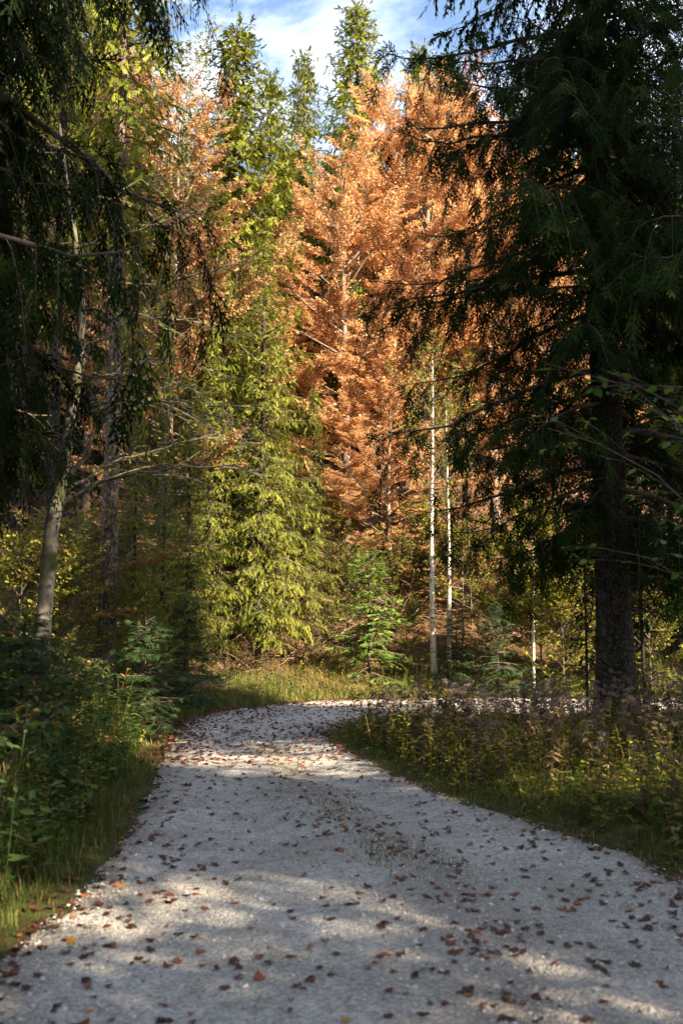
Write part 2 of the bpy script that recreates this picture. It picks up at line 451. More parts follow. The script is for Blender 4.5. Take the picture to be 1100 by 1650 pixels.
def spray_far(seed):
    rs = np.random.default_rng(seed); P = []
    y = np.array([0., 1, 0]); z = np.array([0., 0, 1])
    def rh(o, d, L, w):
        d = d / np.linalg.norm(d); s = np.cross(d, z); k = rs.uniform(-.8, .8) * w
        P.append([list(o), list(o + d * L * .45 + s * w + z * k), list(o + d * L)]); P.append([list(o + d * L * .05), list(o + d * L * .95), list(o + d * L * .5 - s * w + z * k)])
    rh(np.zeros(3), y, 1.0, .07)
    for u, L in [(.10, .40), (.34, .40), (.58, .30)]:
        for sg in (-1, 1):
            rh(y * (u + rs.uniform(-.08, .08)), np.array([sg * .42, .85, rs.uniform(-.5, .2)]), L * rs.uniform(.65, 1.2), .058)
    return tmpl(P)
HERO = [spray_hero(i) for i in range(4)]
FAR = [spray_far(i) for i in range(4)]

# ------------------------------------------------------------------ tree growers
def along(P, idx, s):
    K = P.shape[1]; f = np.clip(s, 0, .9999) * (K - 1); i = f.astype(int); u = (f - i)[:, None]
    a, b = P[idx, i], P[idx, i + 1]
    return a + (b - a) * u, nrm(b - a)
def children(rs, P, L, n, s0, s1, ang, ratio, taper, vert, bend, K, minlen=0.0, nper=None):
    """side shoots of the paths P: returns their paths, lengths and parent index"""
    N = len(P)
    if nper is None: nper = np.full(N, n)
    idx = np.repeat(np.arange(N), nper)
    if len(idx) == 0: return np.zeros((0, K, 3)), np.zeros(0), idx, np.zeros(0)
    k = np.concatenate([np.arange(q) for q in nper]); q = nper[idx]
    s = s0 + (s1 - s0) * (k + rs.uniform(.1, .9, len(idx))) / q
    p, t = along(P, idx, s)
    side = nrm(np.cross(t, UP + 0.001)); sg = np.where(k % 2 == 0, 1., -1.)[:, None]
    a = rs.uniform(ang[0], ang[1], len(idx))[:, None]
    d = nrm(np.cos(a) * t + np.sin(a) * sg * side + UP * rs.uniform(vert[0], vert[1], len(idx))[:, None])
    l = np.maximum(L[idx] * ratio * (1 - taper * s) * rs.uniform(.65, 1.2, len(idx)), minlen)
    u = np.linspace(0, 1, K)[None, :, None]
    bd = rs.uniform(bend[0], bend[1], len(idx))[:, None, None]
    C = p[:, None] + l[:, None, None] * (d[:, None] * u + UP * bd * u * u)
    return C, l, idx, s

def on_trunk(TP, z):
    zz = TP[0, :, 2]
    return np.stack([np.interp(z, zz, TP[0, :, 0]), np.interp(z, zz, TP[0, :, 1]), z], -1)
def trunk_path(rs, H, r, K=14, wob=.03, lean=(0, 0), flare=1.5, top=.04):
    u = np.linspace(0, 1, K) ** 1.6
    P = np.zeros((1, K, 3)); P[0, :, 2] = u * H - .25 * (u == 0)
    ph = rs.uniform(0, 6, 4)
    P[0, :, 0] = lean[0] * u + wob * H * .1 * (np.sin(u * 5 + ph[0]) - math.sin(ph[0]))
    P[0, :, 1] = lean[1] * u + wob * H * .1 * (np.sin(u * 4 + ph[1]) - math.sin(ph[1]))
    Rd = r * (np.maximum(1 - u, 0) ** .85 * (1 - top) + top)
    Rd *= 1 + (flare - 1) * np.exp(-u * H / max(r * 2.2, .08))
    return P, Rd[None]

def spruce(seed, H, r, z0, Rc, gap, tset, spray, step, mats, droop=0.75, tiplow=.5, dense=9.0, dead=0, zfar=None, sparse_low=0.0, shape=.75, bare=None):
    """Norway spruce: trunk mesh and crown mesh (boughs in whorls, hanging side twigs, needled sprays)"""
    rs = np.random.default_rng(seed)
    tb = Buf(); TP, TR = trunk_path(rs, H, r, 22, .012)
    tb.tubes(TP, TR, 14, 0)
    # stubs of shed branches
    ns = int(z0 * 5) + 4
    zz = rs.uniform(.6, max(z0 * 1.3, 2.0), ns); az = rs.uniform(0, 6.28, ns)
    p0 = on_trunk(TP, zz)
    rr = r * (1 - zz / H) ** .85
    dv = np.stack([np.cos(az), np.sin(az), rs.uniform(-.3, .2, ns)], -1)
    ln = rs.uniform(.05, .22, ns)
    Q = p0[:, None] + dv[:, None] * (rr * .7)[:, None, None] + dv[:, None] * (np.linspace(0, 1, 3)[None, :, None] * ln[:, None, None])
    tb.tubes(Q, np.tile([.016, .012, .006], (ns, 1)), 4, 0)
    b = Buf()
    # boughs
    zs = []; z = z0
    while z < H - .25:
        t = (z - z0) / (H - z0)
        for _ in range(rs.integers(4, 7)):
            if rs.uniform() < sparse_low * max(0, 1 - t * 3.0): continue
            zs.append(z + rs.uniform(-.14, .14))
        z += gap * (1.15 - .55 * t)
    zs = np.array(zs); az = np.arange(len(zs)) * 2.399 + rs.uniform(-.5, .5, len(zs))
    if bare is not None:      # a side where the lower boughs have been shed
        da_ = np.abs((az - bare[0] + math.pi) % (2 * math.pi) - math.pi)
        kp = ~((da_ < bare[1]) & (zs < bare[2])); zs, az = zs[kp], az[kp]
    N = len(zs); t = np.clip((zs - z0) / (H - z0), 0, 1)
    L = np.maximum(Rc * (1 - t) ** shape, .16) * rs.uniform(.5, 1.18, N) * np.clip(.75 + t * 3, 0, 1)
    hd = np.stack([np.cos(az), np.sin(az), np.zeros(N)], -1)
    K = 9; u = np.linspace(0, 1, K)
    a = -.12 + .85 * t ** 1.3 + rs.uniform(-.12, .12, N); c = tiplow * (1 - t) ** .6 + .12; e = .30 * (1 - .4 * t)
    dz = a[:, None] * u - c[:, None] * u ** 2 + e[:, None] * u ** 4
    p0 = on_trunk(TP, zs)
    P = p0[:, None] + L[:, None, None] * (hd[:, None] * u[None, :, None] + UP * dz[:, :, None])
    P[:, :, :2] += (rs.normal(0, .03, (N, K, 2)) * L[:, None, None] * u[None, :, None])
    b.tubes(P, (.010 + .011 * L)[:, None] * (1 - .88 * u)[None], 5, 1)
    # side twigs
    nper = np.maximum((L * dense).astype(int), 4)
    C, l, idx, s = children(rs, P, L, 0, .12, .99, (.6, 1.15), .42, .62, (-.35, .1), (-droop * .8, -droop * .15), 5, .16, nper)
    thick = (zs[idx] < (zfar or 99))
    b.tubes(C, np.tile(np.linspace(.007, .003, 5), (len(C), 1)), 3, 1)
    # needled sprays on twigs
    m = np.maximum((l / step).astype(int), 2)
    ii = np.repeat(np.arange(len(C)), m); kk = np.concatenate([np.arange(q) for q in m])
    ss = (kk + rs.uniform(.2, 1.0, len(ii))) / m[ii]
    p, tg = along(C, ii, ss)
    sd_ = np.cross(tg, UP); sg = np.where(kk % 2, 1., -1.)[:, None]
    hang = rs.uniform(.15, 1.0, len(ii))[:, None] * droop
    hang = hang * (1 - .65 * t[idx[ii]])[:, None]
    d = nrm(tg * .75 + nrm(sd_) * sg * rs.uniform(.2, .9, len(ii))[:, None] - UP * hang * 1.5)
    zh = nrm(UP * .8 + hd[idx[ii]] * .9 + rs.normal(0, .35, (len(ii), 3)))
    sz = spray * rs.uniform(.6, 1.25, len(ii)) * np.clip(.9 + .2 * (1 - t[idx[ii]]), .5, 1.1)
    # and along the outer part of the bough and its tip
    nb = np.maximum((L * 6).astype(int), 3)
    jj = np.repeat(np.arange(N), nb); s2 = rs.uniform(.3, 1.0, len(jj)); s2[np.cumsum(nb) - 1] = .999
    p2, t2 = along(P, jj, s2)
    d2 = nrm(t2 + rs.normal(0, .35, (len(jj), 3)) - UP * .3 * (1 - t[jj])[:, None])
    zh2 = nrm(UP + rs.normal(0, .3, (len(jj), 3))); sz2 = spray * rs.uniform(.6, 1.1, len(jj))
    # leader
    p3 = np.array([[TP[0, -1, 0], TP[0, -1, 1], H - q] for q in np.linspace(.0, .5, 6)]); d3 = nrm(np.array([[rs.normal(0, .4), rs.normal(0, .4), 1] for _ in range(6)]))
    pa = np.concatenate([p, p2, p3]); da = np.concatenate([d, d2, d3]); za = np.concatenate([zh, zh2, np.tile([[1., .1, 0]], (6, 1))]); sa = np.concatenate([sz, sz2, np.full(6, spray * .6)])
    bi = np.concatenate([idx[ii], jj, np.full(6, N - 1)])
    bv = rs.uniform(0, 1, N)        # boughs differ in colour, sprays a little
    va = np.clip(.30 + .35 * (bv[bi] - .5) + rs.normal(0, .20, len(pa)) + .12, 0, 1)
    zp = pa[:, 2]
    ch = rs.integers(0, 4, len(pa))
    for k in range(4):
        for lo, hi, ts in ((-9, zfar or 99, tset), (zfar or 99, 999, FAR)):
            q = (ch == k) & (zp >= lo) & (zp < hi)
            if q.any():
                b.stamp(ts[k][0], ts[k][1], frames(da[q], za[q]) * sa[q][:, None, None], pa[q], va[q], 0)
    if dead:     # bare dead boughs below the crown
        zz = rs.uniform(1.6, z0 + 1.5, dead); az = rs.uniform(0, 6.28, dead); ll = rs.uniform(.7, 2.0, dead)
        p0 = on_trunk(TP, zz)
        hd2 = np.stack([np.cos(az), np.sin(az), np.zeros(dead)], -1)
        dz2 = rs.uniform(-.35, .1, dead)[:, None] * u + rs.uniform(-.25, .1, dead)[:, None] * u ** 2
        D = p0[:, None] + ll[:, None, None] * (hd2[:, None] * u[None, :, None] + UP * dz2[:, :, None])
        b.tubes(D, .011 * ll[:, None] * (1 - .85 * u)[None], 4, 1)
        C2, l2, *_ = children(rs, D, ll, 7, .25, .95, (.5, 1.2), .35, .5, (-.4, .2), (-.4, 0), 3)
        b.tubes(C2, np.tile([.005, .004, .002], (len(C2), 1)), 3, 1)
    return [("trunk", tb.mesh("spruce_trunk", [mats[0]])), ("crown", b.mesh("spruce_crown", [mats[1], M_TWIG]))]

def broadleaf(seed, H, r, z0, Rc, n1, n2, n3, nl, leaf, mats, elev=(.1, 1.1), shape=lambda t: np.sin(np.pi * np.clip(.12 + .84 * t, 0, 1)) ** .7, flat=.5, lean=(0, 0), wob=.05, bend1=(.05, .35), lt=LEAF1, top=.05, ang=(.45, .95), leafdens=1.0, sides=10, one_side=None, inner=.18, vert2=.35):
    """broadleaved tree: trunk mesh, and crown mesh of limbs, branches, twigs and single leaves"""
    rs = np.random.default_rng(seed)
    tb = Buf(); TP, TR = trunk_path(rs, H, r, 18, wob, lean, 1.25, top)
    tb.tubes(TP, TR, sides, 0)
    b = Buf()
    t = (np.arange(n1) + rs.uniform(0, 1, n1)) / n1
    zs = z0 + t * (H * .97 - z0)
    az = np.arange(n1) * 2.399 + rs.uniform(-.5, .5, n1)
    if one_side is not None:
        az = one_side[0] + rs.uniform(-1, 1, n1) * one_side[1]
    L = Rc * shape(t) * rs.uniform(.75, 1.15, n1)
    el = elev[0] + (elev[1] - elev[0]) * t + rs.uniform(-.15, .15, n1)
    d = np.stack([np.cos(az) * np.cos(el), np.sin(az) * np.cos(el), np.sin(el)], -1)
    K = 7; u = np.linspace(0, 1, K)[None, :, None]
    p0 = on_trunk(TP, zs)
    P = p0[:, None] + L[:, None, None] * (d[:, None] * u + UP * rs.uniform(bend1[0], bend1[1], n1)[:, None, None] * u * u)
    P += rs.normal(0, .025, P.shape) * L[:, None, None] * u
    b.tubes(P, np.minimum(.006 + .009 * L, r * .4)[:, None] * (1 - .85 * u[:, :, 0]), 5, 1)
    n2p = np.maximum((n2 * L / Rc).astype(int), 3)
    C, l, i1, s = children(rs, P, L, 0, inner, 1.0, ang, .46, .55, (-.15 * max(flat, 0) - (.08 if vert2 < .2 else 0), vert2), (-.1, .15), 5, .25, n2p)
    b.tubes(C, (.004 + .006 * l)[:, None] * np.linspace(1, .3, 5)[None], 4, 1)
    n3p = np.maximum((n3 * l / max(l.mean(), .01)).astype(int), 2)
    D, l3, i2, s3 = children(rs, C, l, 0, .12, 1.0, (.4, .95), .42, .5, (-.2 * max(flat, 0), .25), (-.12, .1), 3, .16, n3p)
    b.tubes(D, np.tile([.0045, .0035, .002], (len(D), 1)), 3, 1)
    # leaves
    nlp = np.maximum((nl * leafdens * l3 / max(l3.mean(), .01)).astype(int), 1)
    ii = np.repeat(np.arange(len(D)), nlp); kk = np.concatenate([np.arange(q) for q in nlp])
    ss = (kk + rs.uniform(.2, 1, len(ii))) / nlp[ii]
    p, tg = along(D, ii, ss)
    side = nrm(np.cross(tg, UP + .001)); sg = np.where(kk % 2, 1., -1.)[:, None]
    dl = nrm(tg * .6 + side * sg * .8 + rs.normal(0, .35, (len(ii), 3)) - UP * rs.uniform(0, .5, len(ii))[:, None])
    zh = nrm(UP + rs.normal(0, .75 * (1.15 - flat), (len(ii), 3)))
    sz = leaf * rs.uniform(.65, 1.25, len(ii))
    bv = rs.uniform(0, 1, len(C))
    va = np.clip(.5 + .55 * (bv[i2[ii]] - .5) + rs.normal(0, .2, len(ii)), 0, 1)
    b.stamp(lt[0], lt[1], frames(dl, zh) * sz[:, None, None], p, va, 0)
    return [("trunk", tb.mesh("broadleaf_trunk", [mats[0]])), ("crown", b.mesh("broadleaf_crown", [mats[1], mats[2] if len(mats) > 2 else mats[0]]))]

# ------------------------------------------------------------------ ground and road
Lpx = [(0, 1560), (80, 1490), (150, 1425), (200, 1360), (235, 1300), (258, 1235), (268, 1200), (292, 1172), (330, 1154), (420, 1139), (560, 1129), (800, 1126), (1100, 1127)]
Rpx = [(1100, 1425), (950, 1365), (800, 1315), (680, 1270), (600, 1235), (550, 1207), (530, 1191), (532, 1178), (565, 1166), (650, 1160), (800, 1156), (1100, 1153)]
def smooth_line(pts, n):
    """Catmull-Rom through the points"""
    p = np.array(pts, float); p = np.vstack([2 * p[0] - p[1], p, 2 * p[-1] - p[-2]])
    out = []
    for i in range(1, len(p) - 2):
        t = np.linspace(0, 1, n, endpoint=False)[:, None]
        a, b, c, d = p[i - 1:i + 3]
        out.append(.5 * (2 * b + (c - a) * t + (2 * a - 5 * b + 4 * c - d) * t ** 2 + (3 * b - a - 3 * c + d) * t ** 3))
    return np.vstack(out + [p[-2:-1]])
Lw = [(-2.1, -60), (-2.0, -20), (-1.9, -6), (-1.8, 1.5)] + [gnd(*q) for q in Lpx]
Rw = [(2.9, -60), (2.9, -20), (2.8, -6), (2.7, 1.5)] + [gnd(*q) for q in Rpx]
ex = Lw[-1]; Lw += [(ex[0] + 10, ex[1] - .6), (ex[0] + 60, ex[1] - 8)]
ex = Rw[-1]; Rw += [(ex[0] + 10, ex[1] - .6), (ex[0] + 60, ex[1] - 8)]
Lw = smooth_line(Lw, 8); Rw = smooth_line(Rw, 8)
def pdist(x, y, line):
    best = np.full(x.shape, 1e9)
    for (ax, ay), (bx, by) in zip(line[:-1], line[1:]):
        vx, vy = bx - ax, by - ay; L2 = vx * vx + vy * vy + 1e-12
        t = np.clip(((x - ax) * vx + (y - ay) * vy) / L2, 0, 1)
        best = np.minimum(best, (x - ax - t * vx) ** 2 + (y - ay - t * vy) ** 2)
    return np.sqrt(best)
POLY = np.vstack([Lw, Rw[::-1]])
def inside(x, y):
    r = np.zeros(x.shape, bool); n = len(POLY)
    for i in range(n):
        (ax, ay), (bx, by) = POLY[i], POLY[(i + 1) % n]
        c = ((ay > y) != (by > y)) & (x < (bx - ax) * (y - ay) / ((by - ay) + 1e-12) + ax)
        r ^= c
    return r
_ns = np.random.default_rng(3)
_W = [(_ns.uniform(-1, 1, 2), _ns.uniform(0, 6.28)) for _ in range(14)]
def wav(x, y, f):
    return sum(np.sin(f * (1 + .37 * i) * (w[0] * x + w[1] * y) * 1.6 + p) / (1 + .35 * i) for i, (w, p) in enumerate(_W)) / 5.0
def sst(a, b, x):
    t = np.clip((x - a) / (b - a), 0, 1); return t * t * (3 - 2 * t)
def terrain(x, y):
    x = np.asarray(x, float); y = np.asarray(y, float)
    dL, dR, ins = pdist(x, y, Lw), pdist(x, y, Rw), inside(x, y)
    outer = (~ins) & (dL < dR); inner = (~ins) & ~outer
    far = sst(15, 22, y)
    left = .16 * sst(.2, 1.4, dL) + .12 * np.clip(dL - .9, 0, 9) + .04 * np.clip(dL - 6, 0, 30)
    e = np.clip(dL - 1.2, 0, None)
    bank = .10 * sst(.1, 1.2, dL) + .30 * np.minimum(e, 3) + .46 * np.clip(e - 3, 0, 13) + .34 * np.clip(e - 16, 0, 26) + .05 * np.clip(e - 42, 0, 60)
    z = np.where(outer, left * (1 - far) + bank * far, 0.0)
    z = np.where(inner, .10 * sst(0, 1.2, dR) + .05 * np.clip(dR - 3, 0, 12) * sst(2.5, 5, x), z)
    amp = np.where(ins, 0.010, .05 + .20 * sst(3, 14, np.minimum(dL, dR)))
    z = z + amp * wav(x, y, .9) + np.where(ins, .006, .03) * wav(x, y, 3.1)
    z = np.where(ins, z + .03 - .055 * np.exp(-((np.minimum(dL, dR) - .85) / .42) ** 2) , z)
    return z, dL, dR, ins, outer
def hz(x, y):
    return float(terrain(np.array([x]), np.array([y]))[0][0])

def axis(pts):
    return np.array(sorted(set(np.round(np.concatenate(pts), 3))))
gx = axis([np.arange(-14, 14.01, .28), 14 + np.cumsum(np.geomspace(.4, 60, 28)), -14 - np.cumsum(np.geomspace(.4, 60, 28))])
gy = axis([np.arange(-2, 46.01, .28), 46 + np.cumsum(np.geomspace(.4, 60, 28)), -2 - np.cumsum(np.geomspace(.4, 60, 28))])
GX, GY = np.meshgrid(gx, gy)
gz, gdL, gdR, gins, gout = terrain(GX.ravel(), GY.ravel())
gz = np.where(gins & (np.minimum(gdL, gdR) > .3), gz - .05, gz)      # the ground runs under the road sheet
nx, ny = len(gx), len(gy)
ii = np.arange(nx * ny).reshape(ny, nx)
gq = np.stack([ii[:-1, :-1], ii[:-1, 1:], ii[1:, 1:], ii[1:, :-1]], -1).reshape(-1, 4)
gb = Buf(); gb.add(np.stack([GX.ravel(), GY.ravel(), gz], -1), gq, 0, None, True)
gme = gb.mesh("ground", [M_GROUND])
ga = gme.attributes.new("grassy", 'FLOAT', 'POINT')
gd = np.minimum(gdL, gdR)
ga.data.foreach_set("value", np.where(gins, .5, np.where(gout, .95 - .80 * sst(1.2, 4.0, gd), .95 - .35 * sst(5, 12, gd))).astype(np.float32))
g = link("ground", gme); g["kind"] = "structure"

# road: its own sheet following the two edges
def resample(line, n):
    d = np.concatenate([[0], np.cumsum(np.linalg.norm(np.diff(line, axis=0), axis=1))])
    return d, line
nr = len(Lw); NC = 22
m = min(len(Lw), len(Rw))
def param(line, n, cut):
    """n points along a line: equal steps within each of the pieces before and after index cut"""
    d = np.concatenate([[0], np.cumsum(np.linalg.norm(np.diff(line, axis=0), axis=1))])
    out = []
    for (a, b), k in zip(cut, n):
        q = np.linspace(d[a], d[b], k, endpoint=False)
        out.append(np.stack([np.interp(q, d, line[:, 0]), np.interp(q, d, line[:, 1])], -1))
    return np.vstack(out + [line[-1:]])
# matching stations on both edges: start, beside the camera, before the bend, bend, after the bend, end
cutL = [(0, 24), (24, 8 * 9), (8 * 9, 8 * 14), (8 * 14, len(Lw) - 1)]
cutR = [(0, 24), (24, 8 * 9), (8 * 9, 8 * 13), (8 * 13, len(Rw) - 1)]
nst = [40, 70, 60, 60]
PL, PR = param(Lw, nst, cutL), param(Rw, nst, cutR)
w = np.linspace(0, 1, NC)[None, :, None]
RP = PL[:, None] * (1 - w) + PR[:, None] * w
jit = _ns.normal(0, .05, RP.shape[:1] + (2,)); RP[:, 0] += jit; RP[:, -1] -= jit
rz, rdL, rdR, rins, _ = terrain(RP[..., 0].ravel(), RP[..., 1].ravel())
ri = np.arange(RP.shape[0] * NC).reshape(-1, NC)
rq = np.stack([ri[:-1, :-1], ri[:-1, 1:], ri[1:, 1:], ri[1:, :-1]], -1).reshape(-1, 4)
rb = Buf(); rb.add(np.stack([RP[..., 0].ravel(), RP[..., 1].ravel(), rz + .006], -1), rq, 0, None, True)
rme = rb.mesh("gravel_road", [M_ROAD])
ea = rme.attributes.new("earth", 'FLOAT', 'POINT')
ew = np.broadcast_to(np.linspace(0, 1, NC)[None], RP.shape[:2]).ravel()
mid = (.62 + .25 * wav(RP[..., 0].ravel(), RP[..., 1].ravel(), 1.7)) * np.exp(-((ew - .60) / .10) ** 2) * (RP[..., 1].ravel() < 15)
edge = .9 * np.exp(-(np.minimum(ew, 1 - ew) / .045) ** 2)
ea.data.foreach_set("value", np.clip(mid + edge, 0, 1).astype(np.float32))
road = link("gravel_road", rme); road["kind"] = "structure"

rnd = np.random.default_rng(11)
def scatter(n, x0, x1, y0, y1, cond, rs=rnd):
    x = rs.uniform(x0, x1, n); y = rs.uniform(y0, y1, n)
    z, dL, dR, ins, out = terrain(x, y)
    k = cond(x, y, dL, dR, ins, out)
    return x[k], y[k], z[k], dL[k], dR[k], ins[k], out[k]

# loose stones lying on the near part of the road
def stone(seed):
    rs = np.random.default_rng(seed)
    V = np.array([[1, 0, 0], [0, 1, 0], [-1, 0, 0], [0, -1, 0], [0, 0, .7], [0, 0, -.5]], float) * rs.uniform(.65, 1.1, (6, 1)) + rs.normal(0, .14, (6, 3))
    Fc = np.array([[0, 1, 4], [1, 2, 4], [2, 3, 4], [3, 0, 4], [1, 0, 5], [2, 1, 5], [3, 2, 5], [0, 3, 5]])
    return V, Fc
gravel = Buf()
yy = 3.2 * (3.6) ** (rnd.uniform(0, 1, 60000))
xx = rnd.uniform(-2.6, 3.0, 60000)
z, dL, dR, ins, out = terrain(xx, yy)
lane = dL / (dL + dR + 1e-6)
keep = (ins | (np.minimum(dL, dR) < .04)) & (rnd.uniform(0, 1, len(xx)) < .34 + .6 * np.exp(-((lane - .58) / .13) ** 2) + .5 * np.exp(-(np.minimum(lane, 1 - lane) / .10) ** 2) + .25 * np.clip(wav(xx, yy, 1.4), -1, 1))
xx, yy, z = xx[keep], yy[keep], z[keep]
sz = rnd.lognormal(math.log(.0050), .58, len(xx)); sz = np.minimum(sz, .024)
kind = rnd.integers(0, 6, len(xx))
for k in range(6):
    q = kind == k; n = q.sum()
    yaw = rnd.uniform(0, 6.28, n)
    d = np.stack([np.cos(yaw), np.sin(yaw), rnd.uniform(-.3, .3, n)], -1)
    tv, tf = stone(k)
    gravel.stamp(tv, tf, frames(d, np.tile(UP, (n, 1))) * sz[q][:, None, None], np.stack([xx[q], yy[q], z[q] + .006 + sz[q] * .15], -1), rnd.uniform(0, 1, n))
go = link("gravel", gravel.mesh("gravel", [M_STONE])); go["kind"] = "stuff"
tag(go, "loose pale limestone chips covering the road surface", "gravel")

# ------------------------------------------------------------------ trees: meshes shared by the copies
SP = (M_BARK, M_SPRUCE); SPD = (M_BARK, M_SPRUCE_SHADE)
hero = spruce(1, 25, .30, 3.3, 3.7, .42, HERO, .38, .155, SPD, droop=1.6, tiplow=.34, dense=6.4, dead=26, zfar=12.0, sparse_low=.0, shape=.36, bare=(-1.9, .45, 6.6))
midA = spruce(2, 20, .22, 2.6, 2.5, .34, FAR, .39, .12, SP, droop=1.25, tiplow=.55, dense=8.0, dead=10, shape=.48)
midB = spruce(3, 20, .20, 3.6, 2.2, .35, FAR, .38, .12, SP, droop=1.15, tiplow=.5, dense=8.0, dead=14, shape=.47)
frontS = spruce(4, 13, .14, 1.2, 2.0, .33, FAR, .205, .078, SP, droop=1.0, tiplow=.40, dense=9.0, dead=8, shape=.7)
pole = spruce(5, 21, .20, 9.5, 1.5, .42, FAR, .34, .15, (M_BARK, M_SPRUCE), droop=1.0, tiplow=.5, dense=6.5, dead=36, shape=.55)
sunlit_trunk = pole[0][1].copy(); sunlit_trunk.materials[0] = M_BARK_SUN
poleP = [("trunk", sunlit_trunk), pole[1]]
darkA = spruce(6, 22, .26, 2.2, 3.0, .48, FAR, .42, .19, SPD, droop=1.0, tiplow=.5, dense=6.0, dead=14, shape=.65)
young = spruce(7, 2.4, .03, .15, .85, .15, FAR, .16, .08, (M_BARK, M_FIR), droop=.22, tiplow=.2, dense=13, shape=.85)
youngB = spruce(8, 2.6, .035, .12, 1.0, .18, HERO, .17, .09, (M_BARK, M_SPRUCE_B), droop=.3, tiplow=.25, dense=9, shape=.8)
beechA = broadleaf(21, 18.5, .24, 1.8, 5.8, 70, 15, 15, 20, .105, (M_BEECHB, M_BEECH), elev=(.05, 1.25), flat=-.3, wob=.06, bend1=(.05, .3), inner=.34, lt=LEAFT, vert2=.12)
beechB = broadleaf(22, 14, .17, 1.4, 4.4, 48, 13, 13, 18, .10, (M_BEECHB, M_BEECH), elev=(.1, 1.15), flat=-.1, inner=.32, lt=LEAFT, vert2=.10)
beechS = broadleaf(23, 5.5, .05, .9, 2.4, 16, 10, 7, 7, .085, (M_BEECHB, M_BEECH), elev=(.0, .6), flat=.85, bend1=(-.05, .15))
beechY = broadleaf(24, 3.4, .035, .3, 1.6, 14, 8, 6, 6, .08, (M_BEECHB, M_BEECHY), elev=(.0, .5), flat=.9, bend1=(-.1, .1))
leafyT = broadleaf(25, 17, .2, 3.5, 4.2, 42, 13, 8, 8, .10, (M_MOSSY, M_LEAFY), elev=(.2, 1.1), flat=.3)
birchT = broadleaf(26, 9, .085, 4.6, 1.7, 20, 8, 5, 5, .075, (M_BIRCH, M_LEAFY, M_MOSSY), elev=(.5, 1.2), flat=.3, wob=.04, leafdens=1.3)
sapling = broadleaf(27, 4.0, .04, 1.3, 1.15, 24, 9, 6, 9, .10, (M_BIRCH, M_LEAFY, M_MOSSY), elev=(.35, 1.0), flat=.4)
bushL = broadleaf(28, 2.3, .03, .15, 1.3, 20, 9, 6, 7, .075, (M_TWIG, M_LEAFY), elev=(.3, 1.2), flat=.3)

def tree_parts(parts): return parts
def set_tree(name, parts, baseH, px, d, top_py, label, cat, group, rz, wid=1.0, x=None, H=None):
    x = X_at(px, d) if x is None else x
    z = hz(x, d) - .03
    if H is None:
        H = Z_at(top_py, d) - z
    s = H / baseH
    return place(name, parts, label, cat, group, (x, d, z), rz, (s * wid, s * wid, s))

# the big dark spruce right of the road and its neighbours
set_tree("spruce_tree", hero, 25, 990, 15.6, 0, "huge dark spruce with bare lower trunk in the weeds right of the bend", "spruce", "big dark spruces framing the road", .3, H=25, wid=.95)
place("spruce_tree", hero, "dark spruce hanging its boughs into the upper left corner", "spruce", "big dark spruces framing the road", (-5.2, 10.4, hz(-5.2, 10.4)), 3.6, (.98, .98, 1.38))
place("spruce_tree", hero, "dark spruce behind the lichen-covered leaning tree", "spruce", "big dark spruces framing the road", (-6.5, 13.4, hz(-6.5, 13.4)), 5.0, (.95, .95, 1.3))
# sunlit spruces left of the middle
sun_sp = "sunlit spruces at the bend"
set_tree("spruce_tree", midA, 20, 369, 28, 38, "tallest sunlit spruce with a long bare leader, left of the middle", "spruce", sun_sp, .6, 1.08)
set_tree("spruce_tree", midB, 20, 427, 37, 118, "slim sunlit spruce right of the tallest sunlit one", "spruce", sun_sp, 1.7, .95)
set_tree("spruce_tree", midB, 20, 485, 40, 80, "thin-topped sunlit spruce against the sky, left of the copper beech", "spruce", sun_sp, 3.1, .8)
set_tree("spruce_tree", midA, 20, 575, 46, 2, "dark green spruce rising above the copper beech", "spruce", sun_sp, 2.2, 1.05)
set_tree("spruce_tree", midA, 20, 684, 52, 72, "spruce tip peeping over the copper beech beside the dark spruce", "spruce", sun_sp, 5.2, .9)
set_tree("spruce_tree", frontS, 13, 420, 25.6, 360, "bushy bright green spruce standing at the outer edge of the bend", "spruce", sun_sp, .3, 1.0)
set_tree("spruce_tree", frontS, 13, 408, 26.6, 420, "second bright spruce close behind the bushy one at the bend", "spruce", sun_sp, 2.6, .9)
for px, d, top, rz, w, lab in [(300, 23.6, 600, 1.2, 1.0, "sunlit low-branched spruce left of the two close trunks"), (262, 22.2, 730, 4.1, 1.1, "small shaded spruce above the brushwood left of the bend"), (335, 25.2, 520, 5.5, .9, "slim sunlit spruce just left of the two close trunks"), (215, 21.0, 640, 3.0, .9, "small spruce right of the thick sunlit trunk"), (505, 28.0, 620, 2.1, .8, "spruce filling the gap right of the bushy bright one")]:
    set_tree("spruce_tree", frontS, 13, px, d, top, lab, "spruce", sun_sp, rz, w)
# trunks of the wood on the left
pol = "slender spruces in the wood on the left"
for px, d, H, rz, lab in [(172, 19.5, 21, .3, "thick sunlit spruce trunk standing clear in the wood on the left"),
                          (76, 22.0, 22, 1.1, "spruce trunk just left of the lichen-covered leaning tree"),
                          (205, 23.0, 13, 2.0, "slim dark spruce trunk right of the thick sunlit one"),
                          (133, 27.0, 21, 3.3, "spruce trunk deep in the wood between the leaning tree and the sunlit trunk"),
                          (254, 24.0, 12, 4.4, "thin spruce pole left of the two trunks at the bend"),
                          (352, 25.6, 12, 5.2, "left one of the two close spruce trunks at the bend"),
                          (374, 26.2, 11, .9, "right one of the two close spruce trunks at the bend"),
                          (30, 26.0, 22, 2.9, "spruce trunk at the left edge of the picture"),
                          (305, 30.0, 14, 1.9, "spruce trunk behind the sunlit green boughs on the left")]:
    set_tree("spruce_tree", poleP if px in (172, 254) else pole, 21, px, d, 0, lab, "spruce", pol, rz, {172: .95, 76: .8, 205: .55, 133: .7, 254: .45, 352: .75, 374: .72}.get(px, .7), H=H)
